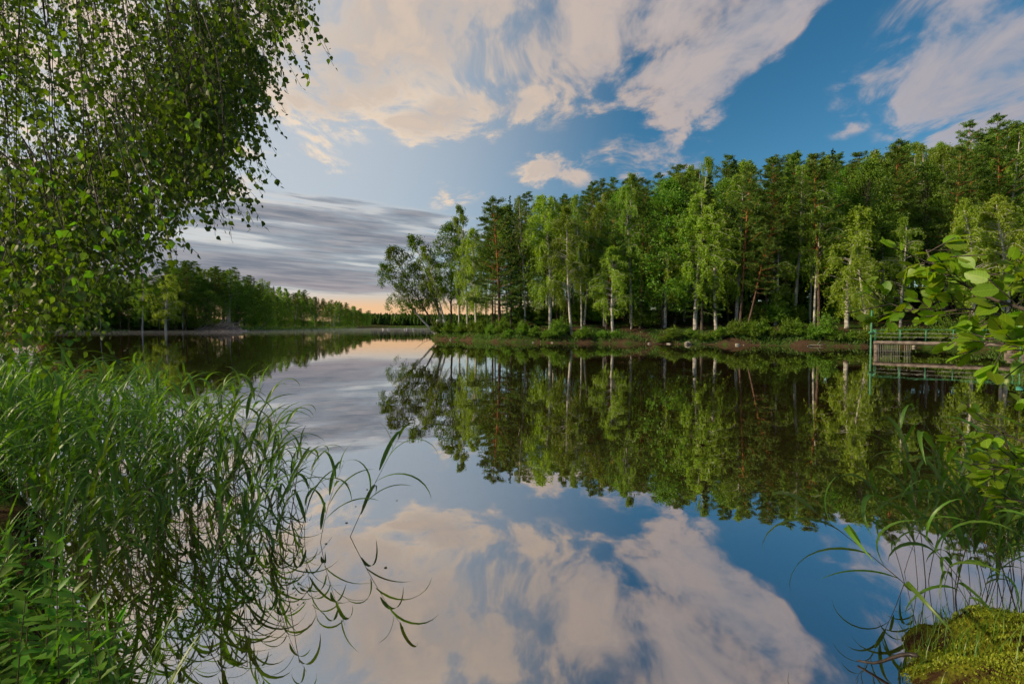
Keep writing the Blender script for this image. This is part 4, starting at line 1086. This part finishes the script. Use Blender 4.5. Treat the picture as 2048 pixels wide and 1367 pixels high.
def put_reed(k, x, y, hgt, label, group, rz=0.0, tilt=0.0, z=None):
    h, ms, lv, pm = REED[k]
    o = empty('reed', (x, y, max(hz(x, y), -.25) if z is None else z), rz, 1, label=label, category='reed', group=group)
    sc = hgt / h; m = Matrix.Rotation(rz, 4, 'Z') @ Matrix.Rotation(tilt, 4, 'Y')
    o.rotation_euler = m.to_euler(); o.scale = (sc,) * 3
    link_obj('stem', ms, o)
    for li, mm in lv: link_obj('blade', RLEAF[li], o).matrix_local = mm
    if pm: link_obj('plume', pm, o)
    return o
random.seed(31)
RX = [(3.5, -2.35), (4.0, -1.95), (4.6, -1.72), (5.3, -1.95), (6.0, -2.45), (7.0, -3.5), (8.5, -5.2), (10.5, -8.2)]
def rx_at(y):
    for (a, xa), (b, xb) in zip(RX, RX[1:]):
        if a <= y <= b: return xa + (xb - xa) * (y - a) / (b - a)
    return RX[-1][1]
n = 0
while n < 92:
    y = 3.5 + 6.2 * random.random() ** 1.25; x = rx_at(y) - abs(random.gauss(0, .95)) - random.random() * .25
    d = sdist(NEAR, np.array([x]), np.array([y]))[0]
    if d > .35: continue
    n += 1
    sparse = 1 - min(1, (rx_at(y) - x) / .5)
    hgt = random.uniform(.95, 1.6) * (1 - .26 * sparse) * (1 + .035 * (y - 4))
    tl = random.gauss(.03, .09); far_ = rx_at(y) - x
    lab = '%s green reed %s %s' % ('short' if hgt < 1.15 else ('tall' if hgt > 1.45 else 'medium'), 'bowing towards open water' if tl > .10 else ('tilting back towards the bank' if tl < -.04 else 'standing upright'),
                                   'on the open edge of the left stand' if far_ < .35 else ('inside the left stand' if far_ < 1.1 else 'on the bank side of the left stand'))
    put_reed(random.randrange(7), x, y, hgt, lab, 'reeds in the shallow water on the left', random.gauss(0, .45), tl)
put_reed(2, -1.72, 4.92, 1.42, 'lone reed leaning far right over open water, apart from its stand', 'lone leaning reed', .1, .38)
for x, y, h_, k in ((-7.0, 6.35, 1.75, 7), (-6.4, 6.3, 1.68, 8), (-7.5, 6.9, 1.8, 7), (-6.9, 7.2, 1.72, 8), (-5.9, 6.2, 1.62, 7), (-8.1, 7.3, 1.82, 8)):
    put_reed(k, x, y, h_ * 1.02, 'reed with drooping brown seed plume in the left bank', 'plumed reeds in the left bank', random.gauss(0, .6), .05)

# last year's dead stalks, some snapped
M_STRAW = solid_mat('dead_reed', (.12, .065, .035), (.26, .17, .10), 8, .8, (1, 1, .3), 0)
for i in range(70):
    y = 3.45 + 4.6 * random.random() ** 1.2; x = rx_at(y) - .15 - abs(random.gauss(0, .9))
    if sdist(NEAR, np.array([x]), np.array([y]))[0] > .3: continue
    h_ = random.uniform(.3, 1.0); a_ = random.uniform(-.5, .5); t = np.linspace(0, 1, 6); snap = random.random() < .45
    path = np.stack([a_ * h_ * t, .2 * random.gauss(0, 1) * h_ * t, -.3 + (h_ + .3) * t], 1)
    mb = MB(); mb.tube(path, .0038 - .001 * t, 5)
    if snap:
        e = path[-1]; ln = random.uniform(.15, .45); sg = random.choice((-1, 1))
        mb.tube(np.array([e, e + np.array([sg * ln * .6, .02, -.1]), e + np.array([sg * ln, .03, -ln * .8])]), [.0028, .0024, .0016], 5)
    o = link_obj('dead_reed', mb.mesh('dead_reed', M_STRAW, True), label='%s brown dead reed stalk %s among the green reeds' % ('tall' if h_ > .65 else 'short', 'snapped over' if snap else ('leaning' if abs(a_) > .2 else 'upright')), category='reed', group='dead reed stalks in the left stand')
    o.location = (x, y, max(hz(x, y), 0))

def reed_bed():
    """the dense stand on the left bank behind the single reeds"""
    rng = np.random.default_rng(14); V = []; Q = []; nv = 0
    LV = []
    for me in RLEAF:
        a = np.empty(len(me.vertices) * 3, np.float32); me.vertices.foreach_get('co', a)
        q = np.empty(len(me.polygons) * 4, np.int32); me.polygons.foreach_get('vertices', q); LV.append((a.reshape(-1, 3), q.reshape(-1, 4)))
    m = 0; st_ = MB()
    while m < 420:
        y = rng.uniform(3.0, 10.5); x = rng.uniform(-12, -3.0)
        d = sdist(NEAR, np.array([x]), np.array([y]))[0]
        if x > rx_at(max(3.5, min(y, 10.4))) - 1.35 or abs(d) > 1.5 or x < -1.25 * y - .8: continue
        m += 1; h = rng.uniform(1.1, 1.75); z = max(hz(x, y), -.2); b = rng.uniform(.03, .25); rz = rng.normal(0, .7)
        t = np.linspace(0, 1, 6); path = np.stack([x + b * t ** 2 * h * math.cos(rz), y + b * t ** 2 * h * math.sin(rz), z + t * h], 1)
        st_.tube(path, .004 - .002 * t, 4, False)
        for k in range(9):
            p = along(path, np.array([.25 + .75 * k / 9]))[0]; li = rng.integers(8); a_ = rz + (0 if k % 2 else math.pi) * .7 + rng.normal(0, .6); c, s_ = math.cos(a_), math.sin(a_)
            lv, q = LV[li]; sc = rng.uniform(.7, 1.1); W = lv * sc
            V.append(np.stack([W[:, 0] * c - W[:, 1] * s_, W[:, 0] * s_ + W[:, 1] * c, W[:, 2]], 1) + p); Q.append(q + nv); nv += len(lv)
    o = link_obj('reed_bed', np_mesh('reed_bed', np.concatenate(V), np.concatenate(Q), L_REED, True), kind='stuff', label='dense bright green stand of reeds covering the left bank', category='reeds')
    link_obj('stems', st_.mesh('stems', M_STEM), o)
reed_bed()

# reeds of the right bank, most of them bowing over the water
RR = [(2.93, 3.12, 1.35, 2, math.pi - .15, .80, 'long pale reed bowing low over the water from the moss'), (3.32, 3.35, 1.35, 4, math.pi - .1, .50, 'tall reed with a folded top blade bending over the water by the moss'),
      (3.62, 3.5, 1.55, 1, math.pi + .2, .30, 'reed with broad drooping blades rising behind the alder leaves'), (3.15, 3.25, 1.05, 3, math.pi + .3, .55, 'short reed bending left beside the long pale reed')]
for x, y, h_, k, rz, tl, lab in RR:
    put_reed(k, x, y, h_, lab, 'bowing reeds of the right bank', rz, tl, z=hz(x, y) - .02)
for i in range(34):
    x = random.uniform(3.2, 4.5); y = random.uniform(3.35, 4.3)
    h_, tl = random.uniform(.85, 1.45), random.uniform(.02, .22)
    put_reed(random.randrange(7), x, y, h_, '%s %s green reed in the clump %s' % ('short' if h_ < 1.05 else ('tall' if h_ > 1.25 else 'medium'), 'leaning' if tl > .12 else 'upright', 'right behind the moss' if y < 3.7 else 'standing in water beyond the moss'), 'reeds clumped on the right bank', random.uniform(0, 6.28), tl, z=max(hz(x, y), -.1))

# ------------------------------------------------------------------ alder shrub reaching in from the right
L_ALDER = leaf_mat('alder_shrub_leaves', (.11, .22, .007), (.24, .40, .02), .5, (1.6, 1.5, .45), gloss=.03, rough=.45, obvar=.25, hue=.018, veins=True)
AL_T = np.array([(0, 0, 0), (.3, 0, 0), (.65, 0, -.01), (1, 0, -.05), (.08, .17, .03), (.34, .31, .06), (.68, .30, .05), (.93, .13, -.01), (.08, -.17, .03), (.34, -.31, .06), (.68, -.30, .05), (.93, -.13, -.01)])
def alder():
    rng = np.random.default_rng(19); base = np.array([2.35, 1.0, hz(2.35, 1.0)])
    root = empty('alder_shrub', tuple(base), 0, 1, label='alder shrub reaching in from the right with large rounded leaves', category='shrub')
    one = np_mesh('leaf', AL_T, LEAF_Q, L_ALDER, True)
    tw = MB(); P = []; D = []; Ls = []; U = []
    def branch(pts, r, twn, lsz, sp):
        """a branch through picture points, with leafy side twigs"""
        c = np.array([np.array(at(*q)) if len(q) == 3 and q[0] > 10 else np.array(q) for q in pts])
        u = np.linspace(0, 1, 14); c = along(c, u); c = c + np.sin(u * 9)[:, None] * rng.normal(0, .008, 3)
        b = MB(); b.tube(c - base, r * (1 - .8 * u), 6); link_obj('branch', b.mesh('branch', M_DARKBARK, True), root)
        for k in range(twn):
            uu = .12 + .88 * (k + rng.uniform(0, .8)) / twn; p0 = along(c, np.array([min(uu, 1)]))[0]
            ln = rng.uniform(.05, .16) * sp; v = np.array([rng.normal(-.45, .5), rng.normal(.15, .5), rng.normal(.15, .55)]); v /= np.linalg.norm(v)
            w = np.linspace(0, 1, 4)[:, None]; tp = p0 + v * ln * w; tw.tube(tp - base, .0018, 4, False)
            for q in range(rng.integers(3, 6)):
                P.append(along(tp, np.array([rng.uniform(.3, 1)]))[0]); D.append(v * .7 + np.array([rng.normal(-.15, .55), rng.normal(0, .55), rng.normal(-.15, .4)])); Ls.append(lsz * rng.uniform(.6, 1.15))
    trunk = [(2.35, 1.0, base[2]), (2.2, 1.05, 1.0), (1.95, 1.1, 1.75)]
    b = MB(); c = along(np.array(trunk, float), np.linspace(0, 1, 10)); b.tube(c - base, .022 * (1 - .5 * np.linspace(0, 1, 10)), 7); link_obj('stem', b.mesh('stem', M_DARKBARK, True), root)
    branch([(2.1, 1.07, 1.45), (2120, 640, 1.35), (1960, 590, 1.5), (1880, 540, 1.55), (1855, 500, 1.6)], .008, 26, .058, .95)
    branch([(2.1, 1.07, 1.45), (2110, 660, 1.4), (1950, 620, 1.6), (1850, 628, 1.75), (1745, 592, 1.9)], .007, 34, .050, 1.1)
    branch([(2.1, 1.07, 1.3), (2120, 730, 1.25), (2040, 690, 1.35), (1970, 680, 1.4)], .006, 13, .058, .8)
    branch([(2.15, 1.05, 1.2), (2160, 600, 1.5), (2060, 560, 1.6), (1990, 545, 1.7)], .006, 18, .052, 1.0)
    branch([(2.25, 1.03, .9), (2160, 960, 1.6), (2040, 940, 1.75), (1975, 915, 1.85)], .006, 22, .058, 1.2)
    branch([(2.25, 1.03, .8), (2160, 900, 1.7), (2040, 880, 1.8), (1990, 865, 1.9)], .005, 16, .055, 1.2)
    branch([(2.25, 1.03, .7), (2160, 1040, 1.7), (2040, 1000, 1.8), (1980, 985, 1.9)], .005, 14, .055, 1.2)
    Pn = np.array(P); Dn, S, N = leaf_frames(np.array(D), rng, 1.6); Ls = np.array(Ls)
    for i in range(len(Pn)):
        o = link_obj('leaf', one, root); m = Matrix((Dn[i], S[i], N[i])).transposed().to_4x4(); o.matrix_local = Matrix.Translation(Pn[i] - base) @ m @ Matrix.Scale(Ls[i], 4)
    link_obj('twigs', tw.mesh('twigs', M_DARKBARK), root, kind='stuff')
    print('alder leaves', len(Pn))
alder()

# ------------------------------------------------------------------ herbs and sedges of the near left bank
L_HERB = leaf_mat('herb_leaves', (.06, .17, .012), (.12, .27, .022), .4, (1.4, 1.5, .5), gloss=.03, rough=.45, obvar=.25)
L_SEDGE = leaf_mat('sedge_blades', (.07, .17, .014), (.14, .26, .025), .38, (1.4, 1.5, .5), gloss=.04, rough=.42, obvar=.2)
def serrated_leaf():
    n = 9; s_ = np.linspace(0, 1, n); w = .20 * np.sin(np.pi * np.clip(s_, 0, 1) ** .75) + .002; V = []
    for i in range(n):
        k = w[i] * (1.16 if i % 2 else .86)
        V += [(s_[i] - (.04 if i % 2 else 0), -k, k * .35 - .12 * s_[i] ** 2), (s_[i], 0, -.12 * s_[i] ** 2), (s_[i] - (.04 if i % 2 else 0), k, k * .35 - .12 * s_[i] ** 2)]
    return np_mesh('herb_leaf', V, [(i * 3 + k, i * 3 + k + 1, i * 3 + k + 4, i * 3 + k + 3) for i in range(n - 1) for k in (0, 1)], L_HERB, True)
HLEAF = serrated_leaf()
def herb_proto(seed, h):
    rng = np.random.default_rng(seed); t = np.linspace(0, 1, 8); b = rng.normal(0, .12, 2)
    path = np.stack([b[0] * t ** 2 * h, b[1] * t ** 2 * h, t * h], 1); mb = MB(); mb.tube(path, .004 - .0025 * t, 5, False); lv = []
    tiers = int(h / .062)
    for k in range(tiers):
        u = .22 + .78 * (k + .5) / tiers; p = along(path, np.array([u]))[0]; a = k * 1.571 + rng.normal(0, .2)
        for s_ in (0, math.pi):
            m = Matrix.Translation(p) @ Matrix.Rotation(a + s_ + rng.normal(0, .2), 4, 'Z') @ Matrix.Rotation(R(rng.uniform(-45, 30)) - .5 * (u > .93), 4, 'Y') @ Matrix.Scale(rng.uniform(.08, .16) * (1.15 - .55 * u), 4)
            lv.append(m)
    return mb.mesh('herb_stem', M_STEM, True), lv
HERB = [herb_proto(200 + i, .42 + .09 * i) for i in range(4)]
random.seed(44)
n = 0
while n < 64:
    x = random.uniform(-3.6, -1.25); y = random.uniform(1.35, 3.4)
    d = sdist(NEAR, np.array([x]), np.array([y]))[0]
    if d < -.06 or d > 1.0 or x < -1.35 * y: continue
    n += 1; hk = random.randrange(4); ms, lv = HERB[hk]
    o = empty('herb', (x, y, hz(x, y) - .01), random.uniform(0, 6.28), random.uniform(.85, 1.25), label=['low', 'knee-high', 'tall', 'tallest'][hk] + ' herb with toothed paired leaves ' + ('at the water edge' if d < .25 else ('on the slope' if d < .6 else 'at the back')) + ' of the near left bank', category='herb', group='herbs on the near left bank')
    link_obj('stem', ms, o)
    for m in lv: link_obj('leaf', HLEAF, o).matrix_local = m
def blade_mesh(seed, L_, w0, droop):
    n = 9; s_ = np.linspace(0, 1, n); a = R(84) - droop * s_ ** 2; ds = L_ / (n - 1)
    x = np.concatenate([[0], np.cumsum(np.cos(a[:-1]) * ds)]); z = np.concatenate([[0], np.cumsum(np.sin(a[:-1]) * ds)]); w = w0 * (1 - s_ ** 3) + .0005; V = []
    for i in range(n): V += [(x[i], -w[i], z[i] + w[i] * .4), (x[i], 0, z[i]), (x[i], w[i], z[i] + w[i] * .4)]
    return np_mesh('blade', V, [(i * 3 + k, i * 3 + k + 1, i * 3 + k + 4, i * 3 + k + 3) for i in range(n - 1) for k in (0, 1)], L_SEDGE, True)
BLADE = [blade_mesh(i, .45 + .08 * i, .006 + .0014 * (i % 3), R(25 + 28 * (i % 4))) for i in range(6)]
def tuft(x, y, nb, lab, grp, sc=1.0):
    o = empty('sedge_tuft', (x, y, max(hz(x, y), -.05) - .01), random.uniform(0, 6.28), sc, label=lab, category='sedge', group=grp)
    for k in range(nb):
        link_obj('blade', random.choice(BLADE), o).matrix_local = Matrix.Translation((random.gauss(0, .03), random.gauss(0, .03), 0)) @ Matrix.Rotation(random.uniform(0, 6.28), 4, 'Z') @ Matrix.Rotation(random.uniform(-.15, .35), 4, 'Y') @ Matrix.Scale(random.uniform(.7, 1.2), 4)
for x, y in ((-1.72, 2.12), (-1.55, 1.95), (-1.95, 2.4), (-2.3, 2.7), (-2.2, 2.3), (-2.75, 2.9), (-2.5, 2.1), (-3.0, 2.7), (-1.35, 1.55), (-3.3, 3.2), (-3.7, 3.6), (-2.0, 1.85)):
    tuft(x, y, 13, 'tuft of long sword-like sedge blades on the near left bank', 'sedge tufts on the near left bank')

# ------------------------------------------------------------------ moss hummock at the lower right
def hummock():
    rng = np.random.default_rng(6); n = 46
    cx, cy = 3.25, 2.62
    a = np.linspace(0, 2 * math.pi, 72, endpoint=False); rr = np.linspace(0, 1, n)
    V = []
    for r in rr:
        for t in a:
            k = 1 + .10 * math.sin(3 * t + 1) + .06 * math.sin(7 * t) + .03 * math.sin(17 * t + 2)
            x = cx + math.cos(t) * r * 1.02 * k; y = cy + math.sin(t) * r * .78 * k
            z = .36 * (1 - r ** 2.6) - .16 * r ** 6 + .075 * math.sin(x * 5 + 2 * math.sin(y * 4)) * (1 - r * r) + .035 * math.sin(x * 13 + 2 * math.sin(y * 9)) + .02 * math.sin(x * 27 + y * 19) * math.cos(y * 23)
            V.append((x, y, z))
    V = np.array(V); m = len(a); Q = [(i * m + j, i * m + (j + 1) % m, (i + 1) * m + (j + 1) % m, (i + 1) * m + j) for i in range(n - 1) for j in range(m)]
    mm, g, out = new_mat('moss'); pos = g.n('ShaderNodeNewGeometry').outputs['Position']
    n1 = g.noise(pos, 7, 6, .6); n2 = g.noise(pos, 60, 4, .7)
    c = g.mix(g.rng(n2, .3, .7), (.055, .065, .008, 1), (.17, .18, .018, 1)); c = g.mix(g.rng(n1, .46, .58), c, (.045, .026, .014, 1))
    d = g.n('ShaderNodeBsdfDiffuse'); g.link(c, d.inputs[0]); b = g.n('ShaderNodeBump'); b.inputs['Distance'].default_value = .02; g.link(n2, b.inputs['Height']); g.link(b.outputs[0], d.inputs['Normal']); g.link(d.outputs[0], out.inputs[0])
    o = link_obj('moss_hummock', np_mesh('moss_hummock', V, Q, mm, True), label='mossy hummock with short grass at the water edge', category='hummock')
    # moss shoots and short grass as real geometry
    N = 80000; t = rng.uniform(0, 6.283, N); r = np.sqrt(rng.uniform(0, 1, N)) * .99
    i = (r * (n - 1)).astype(int); j = (t / 6.2832 * m).astype(int) % m; Pp = V[i * m + j] + rng.normal(0, .008, (N, 3)) * np.array([1, 1, 0])
    Pp[:, 0] = cx + np.cos(t) * r * 1.02 * (1 + .10 * np.sin(3 * t + 1) + .06 * np.sin(7 * t)); Pp[:, 1] = cy + np.sin(t) * r * .78 * (1 + .10 * np.sin(3 * t + 1) + .06 * np.sin(7 * t))
    keep = wob(Pp[:, 0], Pp[:, 1], 4) + rng.normal(0, .2, len(Pp)) > -.05; Pp = Pp[keep]; h = rng.uniform(.008, .022, len(Pp))
    Vm, Qm = cards(Pp + np.stack([0 * h, 0 * h, h * .4], 1), np.stack([rng.normal(0, .6, len(h)), rng.normal(0, .6, len(h)), np.ones(len(h))], 1), h, h * .34, rng)
    link_obj('moss_shoots', np_mesh('moss_shoots', Vm, Qm, leaf_mat('moss_shoots', (.14, .17, .01), (.32, .33, .025), .3, (1.2, 1.2, .6))), o, kind='stuff')
    N = 2600; t = rng.uniform(0, 6.283, N); r = np.sqrt(rng.uniform(0, 1, N)) * .97; i = (r * (n - 1)).astype(int); j = (t / 6.2832 * m).astype(int) % m
    Pp = V[i * m + j]; kk = wob(Pp[:, 0], Pp[:, 1], 2.3) + rng.normal(0, .4, N) > .1; Pp = Pp[kk]; Vs = []; Qs = []; nv = 0
    for p in Pp:
        L_ = rng.uniform(.07, .26); a_ = rng.uniform(0, 6.28); e = np.array([math.cos(a_), math.sin(a_), 0]); s2 = np.array([-e[1], e[0], 0]); be = rng.uniform(.2, .8)
        for k, u in enumerate((0, .35, .7, 1.0)):
            c_ = p + e * be * L_ * u * u + np.array([0, 0, L_ * (u - .35 * be * u * u)]); w = .0022 * (1 - u) + .0003; Vs += [c_ - s2 * w, c_ + s2 * w]
        Qs += [(nv + q * 2, nv + q * 2 + 1, nv + q * 2 + 3, nv + q * 2 + 2) for q in range(3)]; nv += 8
    link_obj('short_grass', np_mesh('short_grass', Vs, Qs, L_SEDGE), o, kind='stuff')
hummock()
mb = MB(); s = np.linspace(0, 1, 8)[:, None]
mb.tube(np.array([2.42, 2.92, .14]) + s * np.array([-.27, .13, -.13]) + np.sin(s * 7) * .01, .013 * (1 - .55 * s[:, 0]), 7)
mb.tube(np.array([2.36, 2.74, .08]) + s * np.array([-.13, .03, -.08]), .010 * (1 - .4 * s[:, 0]), 6)
link_obj('root', mb.mesh('root', solid_mat('wet_wood', (.02, .014, .010), (.07, .045, .03), 12, .5)), label='dark wet root poking from the moss into the water', category='root')

# a few fallen leaves and bits of straw floating near the reeds
random.seed(77); FL = np_mesh('floating_leaf', LEAF_T * np.array([1, 1, .25]), LEAF_Q, leaf_mat('fallen_leaf', (.14, .10, .02), (.22, .17, .04), .2), True)
for i in range(6):
    near = 1
    x = random.uniform(-1.9, -.9) if near else random.uniform(1.0, 2.3); y = random.uniform(3.2, 6.5)
    o = link_obj('floating_leaf', FL, label='small yellowed leaf floating on the water %s' % ('off the left reeds' if near else 'off the mossy hummock'), category='leaf', group='leaves floating near the banks')
    o.location = (x, y, .004); o.rotation_euler = (0, 0, random.uniform(0, 6.28)); o.scale = (random.uniform(.02, .04),) * 3
# specks of duckweed between the reed stems
def duckweed():
    rng = np.random.default_rng(12); V = []; Q = []; nv = 0
    for k in range(420):
        x = rng.normal(-2.35, .28); y = rng.normal(3.85, .22); r = rng.uniform(.004, .012); a = np.arange(6) * 1.047
        if sdist(NEAR, np.array([x]), np.array([y]))[0] > 0: continue
        V += [(x + r * math.cos(t), y + r * math.sin(t), .004) for t in a]; Q += [(nv, nv + 1, nv + 2, nv + 3), (nv, nv + 3, nv + 4, nv + 5)]; nv += 6
    link_obj('duckweed', np_mesh('duckweed', V, Q, L_HERB), kind='stuff', label='specks of duckweed floating among the reed stems', category='duckweed')
duckweed()

# ------------------------------------------------------------------ thin mist lying on the far water
def mist():
    mb = MB(); mb.box((-95, 300, .34), (130, 330, .64), .12)
    m, g, out = new_mat('mist'); v = g.n('ShaderNodeVolumePrincipled'); v.inputs['Color'].default_value = (.9, .92, .95, 1); v.inputs['Density'].default_value = .0014
    g.link(v.outputs[0], out.inputs['Volume'])
    link_obj('mist', mb.mesh('mist', m), kind='stuff', label='thin pale mist lying on the far water', category='mist')
mist()
